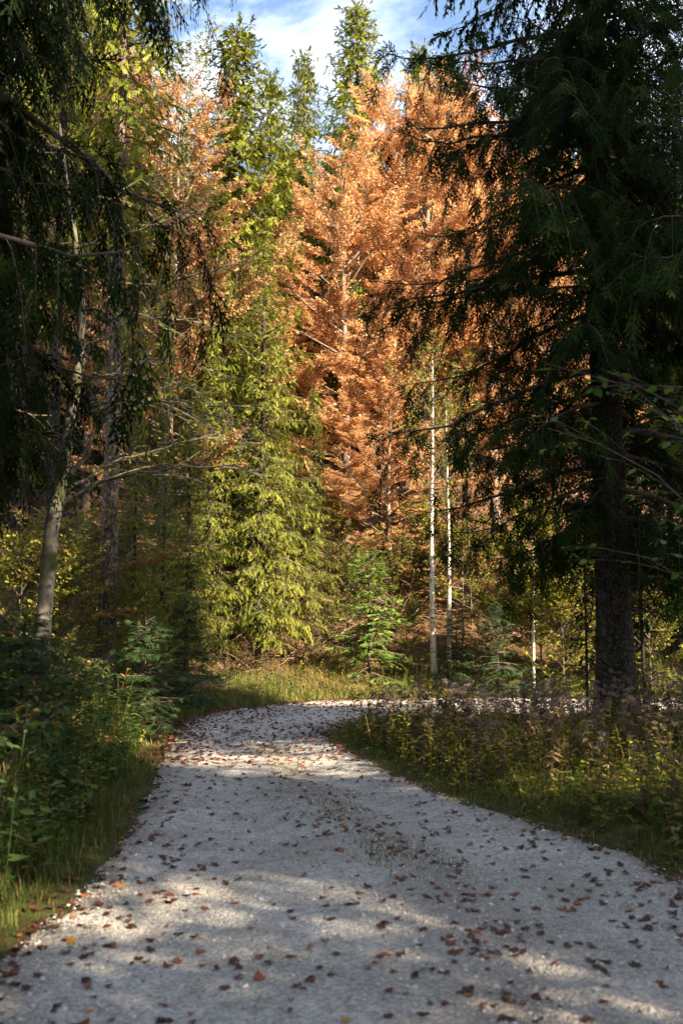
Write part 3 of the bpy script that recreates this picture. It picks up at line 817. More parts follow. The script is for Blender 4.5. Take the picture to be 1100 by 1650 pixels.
for px, d, H, rz, lab in [(531, 38.0, 15, .2, "bare dark spruce trunk on the slope just left of the copper beech foot"), (601, 41.0, 15, 1.4, "bare dark trunk on the slope behind the young fir"), (752, 37.0, 12, 2.2, "dark trunk on the slope right of the white birches"), (560, 43.0, 15, 3.1, "dark trunk higher on the slope between two bare trunks"), (838, 35.0, 11, 4.0, "dark trunk on the slope behind the pale-stemmed sapling"), (508, 36.0, 13, 5.0, "dark trunk on the slope beside the bushy bright spruce")]:
    set_tree("spruce_tree", pole, 21, px, d, 0, lab, "spruce", "bare trunks on the slope", rz, 1.0, H=H)
# copper beeches
bee = "copper beeches on the slope"
set_tree("beech_tree", beechA, 18.5, 690, 36, 185, "huge copper beech glowing orange in the middle of the slope", "beech", bee, .5, 1.15)
set_tree("beech_tree", beechA, 18.5, 800, 38, 250, "copper beech on the slope behind the dark spruce boughs", "beech", bee, 2.4, 1.0)
set_tree("beech_tree", beechB, 14, 268, 27.0, 170, "copper beech between the dark left boughs and the tallest sunlit spruce", "beech", bee, 1.1, .95)
set_tree("beech_tree", beechB, 14, 556, 33, 265, "copper beech close left of the huge one, a little lower", "beech", bee, 4.2, 1.1)
set_tree("beech_tree", beechB, 14, 330, 34, 420, "low copper beech behind the sunlit spruces", "beech", bee, 3.6, 1.0)
set_tree("beech_tree", beechB, 14, 900, 33, 400, "copper beech low on the slope right of the dark trunk", "beech", bee, 5.0, 1.0)
set_tree("young_beech_tree", beechB, 14, 630, 31.0, 640, "young copper beech with level sprays under the huge one", "beech", bee, .2, 1.45)
set_tree("young_beech_tree", beechS, 5.5, 345, 27.5, 800, "young copper beech showing red sprays beside the two close trunks", "beech", bee, 2.0, 1.0)
set_tree("young_beech_tree", beechY, 3.4, 745, 27.5, 890, "yellow-brown young beech right of the white birches", "beech", bee, 1.3, 1.0)
set_tree("young_beech_tree", beechY, 3.4, 120, 19.0, 800, "small red-brown beech in the wood behind the leaning tree", "beech", bee, 2.3, 1.0)
# broadleaved green tree top left
set_tree("leafy_tree", leafyT, 17, 165, 33, -40, "yellow-green broadleaved tree against the sky at upper left", "tree", None, 1.0, .85)
set_tree("leafy_tree", leafyT, 17, 285, 36, 120, "smaller thin-leaved broadleaved tree left of the tallest sunlit spruce", "tree", None, 3.0, .75)
# birches, sapling, young conifers
set_tree("birch_tree", birchT, 9, 698, 26.4, 560, "taller white birch stem at the foot of the slope", "birch", "pair of white birches", .3, 1.0)
set_tree("birch_tree", birchT, 9, 722, 27.6, 640, "shorter white birch stem just right of the taller one", "birch", "pair of white birches", 2.6, .95)
set_tree("sapling_tree", sapling, 4.0, 857, 24.8, 826, "pale-stemmed sapling with yellow-green leaves beyond the road on the right", "sapling", None, .8, 1.0)
set_tree("young_fir_tree", young, 2.4, 594, 25.6, 880, "bright green young fir left of the white birches", "fir", None, .4, 1.1)
set_tree("young_spruce_tree", youngB, 2.6, 735, 25.8, 985, "tiny yellow-green spruce at the foot of the birches", "spruce", "young spruces", 1.4, 1.1)
set_tree("young_spruce_tree", youngB, 2.6, 800, 24.4, 960, "young spruce at the far edge of the road right of the birches", "spruce", "young spruces", 2.4, .95, x=None)
set_tree("young_spruce_tree", youngB, 2.6, 40, 9.0, 960, "dark young spruce at the left edge above the brambles", "spruce", "young spruces", .9, 1.1)
set_tree("young_spruce_tree", youngB, 2.6, 235, 15.5, 985, "blue-green young spruce behind the brambles on the left", "spruce", "young spruces", 3.9, 1.2)
set_tree("young_spruce_tree", youngB, 2.6, 300, 20.5, 960, "shaded young spruce beside the brushwood on the left of the bend", "spruce", "young spruces", 2.2, 1.1)
# thin bare stems beside the big spruce
thin = spruce(9, 9, .05, 2.6, 1.0, .5, FAR, .26, .14, (M_BARK, M_SPRUCE_SHADE), droop=.8, dense=5, dead=16, shape=.5)
set_tree("spruce_pole_tree", thin, 9, 942, 14.6, 700, "thin leaning spruce stem just left of the huge dark trunk", "spruce", None, .5, 1.0)
set_tree("spruce_pole_tree", thin, 9, 1034, 17.0, 560, "thin spruce stem just right of the huge dark trunk", "spruce", None, 3.5, 1.0)
# dark spruces at the right beyond the road
dk = "dark spruces at the right beyond the road"
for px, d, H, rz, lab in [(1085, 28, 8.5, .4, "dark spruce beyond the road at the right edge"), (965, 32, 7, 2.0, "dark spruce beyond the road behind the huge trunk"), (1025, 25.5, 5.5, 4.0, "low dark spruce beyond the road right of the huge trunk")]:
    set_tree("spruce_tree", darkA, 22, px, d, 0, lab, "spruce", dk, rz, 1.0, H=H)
# the stand of spruces higher up the slope
rs = np.random.default_rng(5)
for i in range(34):
    px = -260 + i * 47 + rs.uniform(-18, 18)
    d = 44 + (i * 7 % 19) + rs.uniform(-1, 1)
    lim = 215 if 250 < px < 700 else (90 if px < 250 else 60)
    x = X_at(px, d); z = hz(x, d)
    H = min(Z_at(lim + rs.uniform(0, 90), d) - z, 26)
    place("spruce_tree", darkA if i % 3 else midB, "spruce in the dense dark stand high on the slope behind the beeches", "spruce", "dense stand high on the slope", (x, d, z - .05), rs.uniform(0, 6.28), (H / 22 * 1.15, H / 22 * 1.15, H / (22 if i % 3 else 20)))
for i in range(30):
    px = -300 + i * 56 + rs.uniform(-18, 18); d = 64 + (i * 7 % 15); x = X_at(px, d); z = hz(x, d)
    H = min(Z_at(240 + rs.uniform(0, 60), d) - z, 24)
    place("spruce_tree", darkA, "spruce in the dense dark stand high on the slope behind the beeches", "spruce", "dense stand high on the slope", (x, d, z - .05), rs.uniform(0, 6.28), (H / 22 * 1.4, H / 22 * 1.4, H / 22))
for i in range(12):
    px = -330 + i * 42 + rs.uniform(-15, 15); d = 30 + (i * 5 % 13)
    if px > 200: continue
    x = X_at(px, d); z = hz(x, d)
    place("spruce_tree", darkA if i % 2 else pole, "spruce in the depth of the wood on the left", "spruce", "depth of the wood on the left", (x, d, z - .05), rs.uniform(0, 6.28), rs.uniform(.9, 1.1))

# trees of the same wood behind and beside the camera, whose shade lies on the road
back = [(9.5, -4.5, 26), (12.5, -9.5, 25), (16.5, -3.5, 24), (7.0, -13, 24), (15.0, -14, 25), (22.5, -8.5, 26), (11.0, 1.2, 24), (12.5, 9.6, 24), (18.5, -18, 26), (8.0, 3.6, 15), (12.2, 7.2, 25), (8.6, 12.2, 11), (12.5, 25.0, 12), (15.5, 26.5, 13), (11.0, 27.5, 11), (-7.5, 3.2, 22), (-6.8, -3.5, 23), (-10, 8.0, 24), (-5.0, -9.5, 22), (-9.5, -1, 24), (6.2, -7.5, 20)]
for i, (x, y, H) in enumerate(back):
    place("spruce_tree", darkA if i % 2 else midA, "spruce of the wood behind and beside the photographer", "spruce", "wood behind and beside the photographer", (x, y, hz(x, y)), i * 1.3, (H / 22 * 1.25, H / 22 * 1.25, H / 21))

# ------------------------------------------------------------------ the leaning lichen-covered tree on the left
def leaning_tree():
    rs = np.random.default_rng(31)
    d0 = 14.0
    pts = [(62, 935), (84, 850), (100, 765), (112, 690), (122, 620), (133, 560), (131, 480), (122, 390), (108, 300), (96, 200)]
    TP = np.array([[at(px, py, d0 - .08 * i) for i, (px, py) in enumerate(pts)]])
    base = TP[0, 0].copy(); base[2] = hz(base[0], base[1])
    TP[0, 0, 2] = base[2] - .2
    TP = TP - base
    tb = Buf(); tb.tubes(TP, np.array([[.125, .105, .096, .088, .08, .07, .056, .044, .034, .022]]), 12, 0)
    b = Buf()
    def limb(points, r0):
        P = np.array([[at(px, py, dd) for px, py, dd in points]]) - base
        K = 16; u = np.linspace(0, 1, K)
        q = np.linspace(0, 1, len(points))
        P = np.stack([np.interp(u, q, P[0, :, k]) for k in range(3)], -1)[None]
        # round the corners a little
        for _ in range(2): P[:, 1:-1] = .25 * P[:, :-2] + .5 * P[:, 1:-1] + .25 * P[:, 2:]
        P[:, 1:-1] += rs.normal(0, .035, P[:, 1:-1].shape)
        b.tubes(P, (r0 * .72 * (1 - .85 * u))[None], 6, 1)
        return P[0]
    limbs = [limb(l, r) for l, r in [
        ([(92, 820, 13.9), (160, 780, 13.6), (235, 755, 13.2), (320, 748, 12.9), (440, 762, 12.6)], .05),
        ([(96, 800, 13.9), (150, 760, 13.9), (200, 735, 14.0), (300, 712, 14.0), (350, 705, 14.0)], .04),
        ([(108, 770, 13.9), (150, 715, 13.6), (172, 670, 13.4), (188, 620, 13.2), (215, 590, 13.0), (280, 575, 12.8), (345, 580, 12.6)], .05),
        ([(118, 665, 13.7), (170, 645, 13.3), (240, 640, 13.0), (330, 660, 12.7), (400, 720, 12.4)], .04),
        ([(124, 620, 13.6), (180, 600, 13.2), (260, 608, 12.9), (330, 640, 12.6), (380, 690, 12.4)], .035),
        ([(130, 575, 13.5), (200, 520, 13.4), (260, 460, 13.2), (330, 440, 13.0), (390, 425, 12.9)], .04),
        ([(132, 500, 13.4), (210, 505, 13.0), (300, 515, 12.8), (380, 545, 12.6)], .03),
        ([(124, 400, 13.3), (230, 370, 13.2), (300, 350, 13.1), (350, 330, 13.0)], .03),
        ([(112, 330, 13.2), (230, 300, 13.2), (300, 275, 13.1)], .025),
        ([(120, 640, 13.7), (70, 600, 13.5), (10, 590, 13.2)], .03)]]
    P = np.array(limbs); L = np.linalg.norm(P[:, -1] - P[:, 0], axis=1)
    C, l, i1, s = children(rs, P, L, 13, .18, 1.0, (.35, 1.0), .32, .4, (-.3, .35), (-.2, .2), 5)
    b.tubes(C, (.004 + .006 * l)[:, None] * np.linspace(1, .3, 5)[None], 4, 1)
    D, l3, i2, s3 = children(rs, C, l, 7, .1, 1.0, (.4, 1.0), .4, .4, (-.3, .3), (-.15, .15), 3, .12)
    b.tubes(D, np.tile([.004, .003, .002], (len(D), 1)), 3, 1)
    n = 1500; ii = rs.integers(0, len(D), n); p, tg = along(D, ii, rs.uniform(.2, 1, n))
    dl = nrm(tg + rs.normal(0, .5, (n, 3)) - UP * .3)
    b.stamp(LEAF[0], LEAF[1], frames(dl, nrm(UP + rs.normal(0, .5, (n, 3)))) * (.07 * rs.uniform(.6, 1.2, n))[:, None, None], p, rs.uniform(0, .9, n), 0)
    place("leaning_tree", [("trunk", tb.mesh("leaning_trunk", [M_MOSSY])), ("crown", b.mesh("leaning_crown", [M_LEAFY, M_MOSSY]))],
          "leaning pale lichen-covered tree with long bare branches reaching over to the right", "tree", None, tuple(base))
leaning_tree()

# ------------------------------------------------------------------ hazel at the right edge
def shrub(seed, H, n, spread, mats, leaf, lt, one_side=None, n2=6, n3=5, nl=4, droop=(-.25, .1)):
    rs = np.random.default_rng(seed); b = Buf(); s_ = Buf()
    az = rs.uniform(0, 6.28, n) if one_side is None else one_side[0] + rs.uniform(-1, 1, n) * one_side[1]
    out = rs.uniform(.25, 1, n) * spread; hh = H * rs.uniform(.6, 1.05, n)
    K = 8; u = np.linspace(0, 1, K)
    hd = np.stack([np.cos(az), np.sin(az), np.zeros(n)], -1)
    P = hd[:, None] * (.06 + out[:, None] * u ** 1.5)[:, :, None] + UP * (hh[:, None] * np.sin(u * 1.45) / math.sin(1.45))[:, :, None]
    P[:, 0, 2] = -.08
    P += rs.normal(0, .02, P.shape) * u[None, :, None]
    s_.tubes(P, (.006 + .004 * hh)[:, None] * (1 - .8 * u)[None], 5, 0)
    C, l, i1, s = children(rs, P, hh, n2, .25, 1.0, (.5, 1.1), .34, .3, (-.2, .4), droop, 5)
    s_.tubes(C, np.tile(np.linspace(.005, .002, 5), (len(C), 1)), 3, 0)
    D, l3, i2, s3 = children(rs, C, l, n3, .15, 1.0, (.4, 1.0), .4, .3, (-.2, .2), (-.2, .1), 3, .08)
    s_.tubes(D, np.tile([.003, .0025, .0015], (len(D), 1)), 3, 0)
    N = len(D) * nl; ii = np.repeat(np.arange(len(D)), nl); p, tg = along(D, ii, rs.uniform(.15, 1, N))
    side = nrm(np.cross(tg, UP + .001)) * np.where(rs.uniform(size=N) < .5, 1, -1)[:, None]
    dl = nrm(tg * .7 + side * .8 + rs.normal(0, .3, (N, 3)) - UP * .35)
    b.stamp(lt[0], lt[1], frames(dl, nrm(UP + rs.normal(0, .4, (N, 3)))) * (leaf * rs.uniform(.55, 1.2, N))[:, None, None], p, rs.uniform(0, 1, N), 0)
    return [("stems", s_.mesh("shrub_stems", [mats[0]])), ("leaves", b.mesh("shrub_leaves", [mats[1]]))]
hazelM = shrub(41, 3.3, 11, 2.4, (M_TWIG, M_HAZEL), .085, BIGLEAF, one_side=(math.pi * .95, 1.0), n2=7, n3=3, nl=2)
place("hazel_shrub", hazelM, "thin-stemmed hazel with fresh green leaves at the right edge", "hazel", None, (3.9, 7.6, hz(3.9, 7.6)))
hazel2 = shrub(42, 2.6, 10, 1.3, (M_TWIG, M_HAZEL), .075, BIGLEAF, n2=7, n3=4, nl=3)
place("hazel_shrub", hazel2, "low hazel in deep shade behind the weeds at the right edge", "hazel", None, (6.0, 13.6, hz(6.0, 13.6)))
# sunlit bushes beyond the road on the right
for px, d, s, rz, lab in [(905, 24.6, 1.05, .3, "sunlit yellow-green bush beyond the road left of the huge dark trunk"), (945, 25.4, 1.25, 2.0, "yellow-green bush seen just beside the huge dark trunk beyond the road"),
                          (870, 26.4, 1.0, 3.9, "yellow-green bush behind the pale-stemmed sapling"), (1045, 25, 1.2, 1.2, "shaded bush beyond the road right of the huge dark trunk"), (800, 27, .8, 5.0, "low bush on the slope between birches and sapling"), (655, 27.3, .6, 2.5, "low leafy bush at the foot of the slope left of the birches"),
                          (560, 28.6, .9, .7, "bush in the hollow left of the young fir"), (545, 31.5, 1.1, 1.9, "bush higher in the hollow left of the young fir"), (760, 29.6, 1.1, 2.9, "bush on the slope just right of the white birches"), (620, 30.2, .9, 4.2, "bush on the slope behind the young fir"), (700, 30.8, 1.2, 5.3, "bush on the slope behind the white birches"),
                          (95, 19.0, 1.0, .9, "bush in the wood right beside the leaning tree foot"), (150, 21.5, 1.2, 2.2, "bush in the wood left of the thick trunk"), (35, 18.0, 1.1, 3.5, "bush in the wood at the left edge"), (228, 19.5, .9, 4.8, "bush in the wood right of the thick trunk"), (280, 24.0, .9, 1.5, "bush in the wood left of the two close trunks")]:
    x = X_at(px, d); place("leafy_bush", bushL, lab, "bush", "bushes along the road and in the wood", (x, d, hz(x, d)), rz, s)

# ------------------------------------------------------------------ brambles on the left bank
brM = [shrub(50 + k, 1.15, 13, 1.0, (M_TWIG, M_BRAMBLE), .07, BIGLEAF, n2=8, n3=4, nl=3, droop=(-.4, -.05)) for k in range(3)]
brs = [(-2.75, 5.2, 1.0), (-3.3, 6.6, 1.1), (-2.75, 7.6, .95), (-3.9, 8.3, 1.2), (-3.2, 9.3, 1.05), (-4.3, 10.4, 1.2), (-3.35, 11.2, 1.0), (-4.6, 12.4, 1.2), (-3.7, 13.2, 1.0), (-5.2, 14.2, 1.25), (-4.3, 15.4, .95), (-6.2, 12.0, 1.3), (-5.0, 17.3, 1.0), (-2.55, 4.1, .8), (-4.4, 7.0, 1.3)]
ORD = ["nearest", "second nearest", "third nearest", "fourth", "fifth", "sixth", "seventh", "eighth", "ninth", "tenth", "eleventh", "twelfth", "thirteenth", "fourteenth", "last"]
brs.sort(key=lambda q: q[1])
for i, (x, y, s) in enumerate(brs):
    place("bramble_bush", brM[i % 3], f"{ORD[i]} arching bramble bush, counted along the left verge from the camera", "bramble", "bramble thicket along the left edge of the road", (x, y, hz(x, y)), i * 2.1, s)

# ------------------------------------------------------------------ dead weed stalks with fluffy heads
def weed(seed):
    rs = np.random.default_rng(seed); s_ = Buf(); lv = Buf(); fl = Buf()
    H = rs.uniform(.75, 1.0); K = 7; u = np.linspace(0, 1, K)
    lean = rs.normal(0, .12, 2)
    P = np.zeros((1, K, 3)); P[0, :, 2] = u * H; P[0, :, 0] = lean[0] * u ** 2; P[0, :, 1] = lean[1] * u ** 2; P[0, 0, 2] = -.05
    s_.tubes(P, (.006 * (1 - .6 * u))[None], 5, 0)
    C, l, i1, s = children(rs, P, np.array([H]), 5, .66, 1.0, (.35, .8), .30, .35, (.2, .6), (.0, .2), 4)
    s_.tubes(C, np.tile([.003, .0026, .0022, .0015], (len(C), 1)), 3, 0)
    n = 26; p, tg = along(P, np.zeros(n, int), np.sort(rs.uniform(.08, .85, n)))
    az = rs.uniform(0, 6.28, n); d = nrm(np.stack([np.cos(az), np.sin(az), rs.uniform(-1.0, .3, n)], -1))
    LN = (BIGLEAF[0] * np.array([.55, 1, 1.5]), BIGLEAF[1])
    lv.stamp(LN[0], LN[1], frames(d, nrm(UP + rs.normal(0, .5, (n, 3)))) * (.13 * rs.uniform(.5, 1.1, n))[:, None, None], p, rs.uniform(0, 1, n), 0)
    m = 60; q = rs.normal(0, 1, (m, 3)); q = nrm(q) * rs.uniform(.2, 1, (m, 1)) * np.array([.045, .045, .024])
    d = nrm(q + UP * .03 + rs.normal(0, .01, (m, 3)))
    T = (np.array([[-.25, 0, 0], [.25, 0, 0], [0, 1, 0.]]), np.array([[0, 1, 2]]))
    fl.stamp(T[0], T[1], frames(d, nrm(rs.normal(0, 1, (m, 3)))) * .022, q, rs.uniform(0, 1, m), 0)
    head = fl.mesh("weed_head", [M_FLUFF])
    return [("stem", s_.mesh("weed_stem", [M_DEAD])), ("leaves", lv.mesh("weed_leaves", [M_DEAD]))] + [("seed_head", head, tuple(t_)) for t_ in C[:, -1]]
weeds = [weed(60 + k) for k in range(6)]
rs = np.random.default_rng(8)
wx, wy, wz, wdL, wdR, wi, wo = scatter(1500, -.2, 6.2, 6.5, 16.2, lambda x, y, dL, dR, i, o: (~i) & (~o) & (dR > .45), rs)
pxs = 550 + wx / wy * F
wk = (pxs < 1130)
wx, wy, wz = wx[wk], wy[wk], wz[wk]
pw = np.where((wy > 10.5), 1.0, .5) ; kk = rs.uniform(0, 1, len(wx)) < pw
wx, wy, wz = wx[kk][:210], wy[kk][:210], wz[kk][:210]
for i, (x, y, z) in enumerate(zip(wx, wy, wz)):
    place("weed_stalk", weeds[i % 6], "brown dead weed stalk with fluffy seed heads in the patch inside the bend", "weed", "dead weeds inside the bend", (x, y, z), rs.uniform(0, 6.28), rs.uniform(.58, .95))

# ------------------------------------------------------------------ herbs, grass (nobody could count them)
def herb_template(seed, H, n, leaf, narrow=1.0):
    rs = np.random.default_rng(seed); V = []; Fc = []; nb = 0
    p = np.stack([rs.normal(0, .04, n) * np.linspace(.2, 1, n), rs.normal(0, .04, n) * np.linspace(.2, 1, n), np.linspace(.12, 1, n) * H], -1)
    az = np.arange(n) * 2.2 + rs.uniform(-.4, .4, n)
    d = nrm(np.stack([np.cos(az), np.sin(az), rs.uniform(-.25, .55, n)], -1))
    M = frames(d, nrm(UP + rs.normal(0, .3, (n, 3)))) * (leaf * rs.uniform(.6, 1.2, n) * (1.1 - .4 * np.linspace(0, 1, n)))[:, None, None]
    tv = LEAF[0] * np.array([narrow, 1, 1])
    Vv = (np.einsum('nij,kj->nki', M, tv) + p[:, None]).reshape(-1, 3)
    Ff = (LEAF[1][None] + (np.arange(n) * len(tv))[:, None, None]).reshape(-1, 4)
    # stem: a slim three-cornered tube
    th = np.array([0, 2.1, 4.2]); r0 = .004
    S = np.concatenate([np.stack([np.cos(th) * r0, np.sin(th) * r0, np.full(3, -.03)], -1), np.stack([p[-1, 0] + np.cos(th) * .002, p[-1, 1] + np.sin(th) * .002, np.full(3, H)], -1)])
    q = np.array([[0, 1, 4, 3], [1, 2, 5, 4], [2, 0, 3, 5]]) + len(Vv)
    return np.concatenate([Vv, S]), np.concatenate([Ff, q])
HT = [herb_template(70 + k, h, n, lf, nw) for k, (h, n, lf, nw) in enumerate([(.55, 12, .13, .7), (.75, 16, .12, .6), (.35, 9, .14, 1.1), (.9, 18, .11, .5), (.25, 8, .10, 1.3)])]
def herbs(name, x, y, z, rs, smin, smax, mat, label, pick=None, varlo=0, varhi=1):
    b = Buf(); n = len(x); k = rs.integers(0, 5, n) if pick is None else rs.choice(pick, n)
    yaw = rs.uniform(0, 6.28, n); s = rs.uniform(smin, smax, n); tx = rs.normal(0, .15, n); ty = rs.normal(0, .15, n)
    for q in range(5):
        m_ = k == q
        if not m_.any(): continue
        zc = nrm(np.stack([tx[m_], ty[m_], np.ones(m_.sum())], -1)); xc = nrm(np.cross(np.stack([-np.sin(yaw[m_]), np.cos(yaw[m_]), np.zeros(m_.sum())], -1), zc)); yc = np.cross(zc, xc)
        b.stamp(HT[q][0], HT[q][1], np.stack([xc, yc, zc], -1) * s[m_][:, None, None], np.stack([x[m_], y[m_], z[m_]], -1), rs.uniform(varlo, varhi, m_.sum()))
    o = link(name, b.mesh(name, [mat])); o["kind"] = "stuff"
    return tag(o, label, "undergrowth")
rs = np.random.default_rng(9)
vis = lambda x, y: np.abs(x / np.maximum(y, .5)) < .40
x, y, z, dL, dR, i_, o_ = scatter(6000, -.4, 7, 5.5, 17, lambda x, y, dL, dR, i, o: (~i) & (~o) & (dR > .25) & vis(x, y), rs)
sz_ = np.clip(dR / 1.6, .35, 1)
herbs("undergrowth", x[:1500], y[:1500], z[:1500], rs, .5, .95, M_HERB, "green and yellow herbs filling the weed patch inside the bend")
x, y, z, dL, dR, i_, o_ = scatter(9000, -8, -1.4, 3, 20, lambda x, y, dL, dR, i, o: o & (dL > .38) & vis(x, y) & (rs.uniform(size=len(x)) < 6 / np.maximum(y, 5)), rs)
herbs("undergrowth", x[:1500], y[:1500], z[:1500], rs, .5, 1.15, M_BRAMBLE, "dark green herbs under the brambles on the left bank")
x, y, z, dL, dR, i_, o_ = scatter(9000, -8, 13, 20, 31, lambda x, y, dL, dR, i, o: o & (dL > .3) & (rs.uniform(size=len(x)) < np.exp(-(dL - .3) / 3.4)) & vis(x, y), rs)
herbs("undergrowth", x[:1500], y[:1500], z[:1500], rs, .3, .8, M_HERB, "sunlit herbs along the outer edge of the bend", varlo=.25)

def grass(name, x, y, z, h, rs, mat, label, width=.006, bend=.7, varlo=0., varhi=1.):
    b = Buf(); n = len(x)
    az = rs.uniform(0, 6.28, n); hd = np.stack([np.cos(az), np.sin(az), np.zeros(n)], -1); sd_ = np.stack([-np.sin(az), np.cos(az), np.zeros(n)], -1)
    p = np.stack([x, y, z - .01], -1); bd = rs.uniform(.15, 1, n)[:, None] * bend * h[:, None]
    wd = width * rs.uniform(.6, 1.3, n)[:, None]
    a0, a1 = p - sd_ * wd, p + sd_ * wd
    m1 = p + UP * h[:, None] * .6 + hd * bd * .3; b0, b1 = m1 - sd_ * wd * .8, m1 + sd_ * wd * .8
    tip = p + UP * (h[:, None] * (1 - .35 * bend * rs.uniform(0, 1, n)[:, None])) + hd * bd
    V = np.stack([a0, a1, b1, b0, tip], 1)
    base = (np.arange(n) * 5)[:, None]
    va = rs.uniform(varlo, varhi, n)
    b.add(V, np.concatenate([base + np.array([[0, 1, 2]]), base + np.array([[0, 2, 3]]), base + np.array([[3, 2, 4]])]), 0, np.concatenate([va, va, va]))
    o = link(name, b.mesh(name, [mat])); o["kind"] = "stuff"
    return tag(o, label, "grass")
def clump(x, y, f=2.2):
    return np.clip(.5 + .6 * wav(x, y, f), 0, 1)
x, y, z, dL, dR, i_, o_ = scatter(260000, -5, -1.0, 3.2, 20, lambda x, y, dL, dR, i, o: o & (dL > .02) & (dL < 1.9) & vis(x, y) & (rs.uniform(size=len(x)) < clump(x, y) * np.clip(7 / np.maximum(y, 4), 0, 1) * np.clip(dL / .35, .12, 1)), rs)
grass("grass", x[:34000], y[:34000], z[:34000], rs.uniform(.05, .20, len(x[:34000])) * np.clip(.45 + dL[:34000], .4, 1.2), rs, M_GRASS, "green grass verge along the left edge of the road", .004)
x, y, z, dL, dR, i_, o_ = scatter(260000, -.6, 6.5, 4.5, 17.5, lambda x, y, dL, dR, i, o: (~i) & (~o) & (dR > .02) & vis(x, y) & (rs.uniform(size=len(x)) < clump(x, y, 2.6) * np.clip(8 / np.maximum(y, 4), 0, 1) * np.clip(1.6 - dR * .5, .25, 1) * np.clip(dR / .3, .15, 1)), rs)
grass("grass", x[:30000], y[:30000], z[:30000], rs.uniform(.05, .18, len(x[:30000])) * np.clip(.5 + dR[:30000] * .6, .4, 1.3), rs, M_GRASS, "grass along the inner edge of the bend", .004)
x, y, z, dL, dR, i_, o_ = scatter(160000, -8, 12, 19, 30, lambda x, y, dL, dR, i, o: o & (dL > .05) & (dL < 5) & vis(x, y) & (rs.uniform(size=len(x)) < clump(x, y, 1.6) * np.exp(-dL / 2.5)), rs)
grass("grass", x[:32000], y[:32000], z[:32000], rs.uniform(.05, .26, len(x[:32000])) * (.5 + clump(x[:32000], y[:32000], 2.9)), rs, M_GRASS, "sunlit grass along the outer edge of the bend", .008, varlo=.15)
x, y, z, dL, dR, i_, o_ = scatter(30000, X_at(490, 26), X_at(610, 26), 24.3, 28, lambda x, y, dL, dR, i, o: o & (rs.uniform(size=len(x)) < clump(x, y, 1.9)), rs)  # sunlight on the grassy bank, painted as a patch of golden blades
grass("grass", x[:7000], y[:7000], z[:7000], rs.uniform(.10, .30, len(x[:7000])), rs, M_DRY, "grass coloured gold for the sunlit patch at the foot of the slope", .008)
# grass growing through the middle of the road
x, y, z, dL, dR, i_, o_ = scatter(60000, -1.6, 1.2, 6.5, 14, lambda x, y, dL, dR, i, o: i & (np.abs(dL / (dL + dR) - .60) < .09) & (rs.uniform(size=len(x)) < np.clip(wav(x, y, 1.5) + .15, 0, 1) * .9), rs)
grass("grass", x[:3200], y[:3200], z[:3200], rs.uniform(.02, .07, len(x[:3200])), rs, M_GRASS, "thin low grass growing in the middle of the road", .003, varlo=.3)
# tufts of long arching blades among the brambles: countable
def tuft(seed):
    rs = np.random.default_rng(seed); n = 34; K = 6; u = np.linspace(0, 1, K)
    az = rs.uniform(0, 6.28, n); h = rs.uniform(.5, 1.0, n); o = rs.uniform(.2, .75, n)
    hd = np.stack([np.cos(az), np.sin(az), np.zeros(n)], -1); sd_ = np.stack([-np.sin(az), np.cos(az), np.zeros(n)], -1)
    P = hd[:, None] * (.03 + o[:, None] * u ** 1.6)[:, :, None] + UP * (h[:, None] * (1.75 * u - 1.05 * u ** 2.4))[:, :, None]
    wd = (.0055 * (1 - .8 * u))[None, :, None]
    A, B = P - sd_[:, None] * wd, P + sd_[:, None] * wd
    V = np.stack([A, B], 2).reshape(n, -1, 3); b = Buf()
    q = np.array([[2 * k, 2 * k + 1, 2 * k + 3, 2 * k + 2] for k in range(K - 1)])
    b.add(V, (q[None] + (np.arange(n) * 2 * K)[:, None, None]).reshape(-1, 4), 0, np.repeat(rs.uniform(0, 1, n), K - 1))
    return b.mesh("grass_tuft", [M_DRY if seed % 2 else M_GRASS])
tufts = [tuft(80 + k) for k in range(4)]
for i, (x, y, s) in enumerate(sorted([(-2.35, 5.0, .8), (-2.6, 6.2, 1.0), (-2.2, 4.4, .7), (-2.45, 7.2, .9), (-3.0, 7.9, 1.1), (-2.7, 8.9, .9), (-3.1, 10.2, 1.0), (-3.5, 12.4, 1.0), (-2.9, 5.7, 1.1), (-2.15, 6.6, .6), (-2.5, 3.9, .8), (-2.9, 9.8, .8), (-2.3, 5.6, .9), (-2.6, 8.2, .9), (-3.3, 11.4, .9)], key=lambda q: q[1])):
    tag(link("grass_tuft", tufts[i % 4], None, (x, y, hz(x, y)), i * 1.7, s * 1.15), f"{ORD[i]} tuft of long arching grass on the left verge, counted from the camera", "grass tuft", "long grass tufts on the left verge")

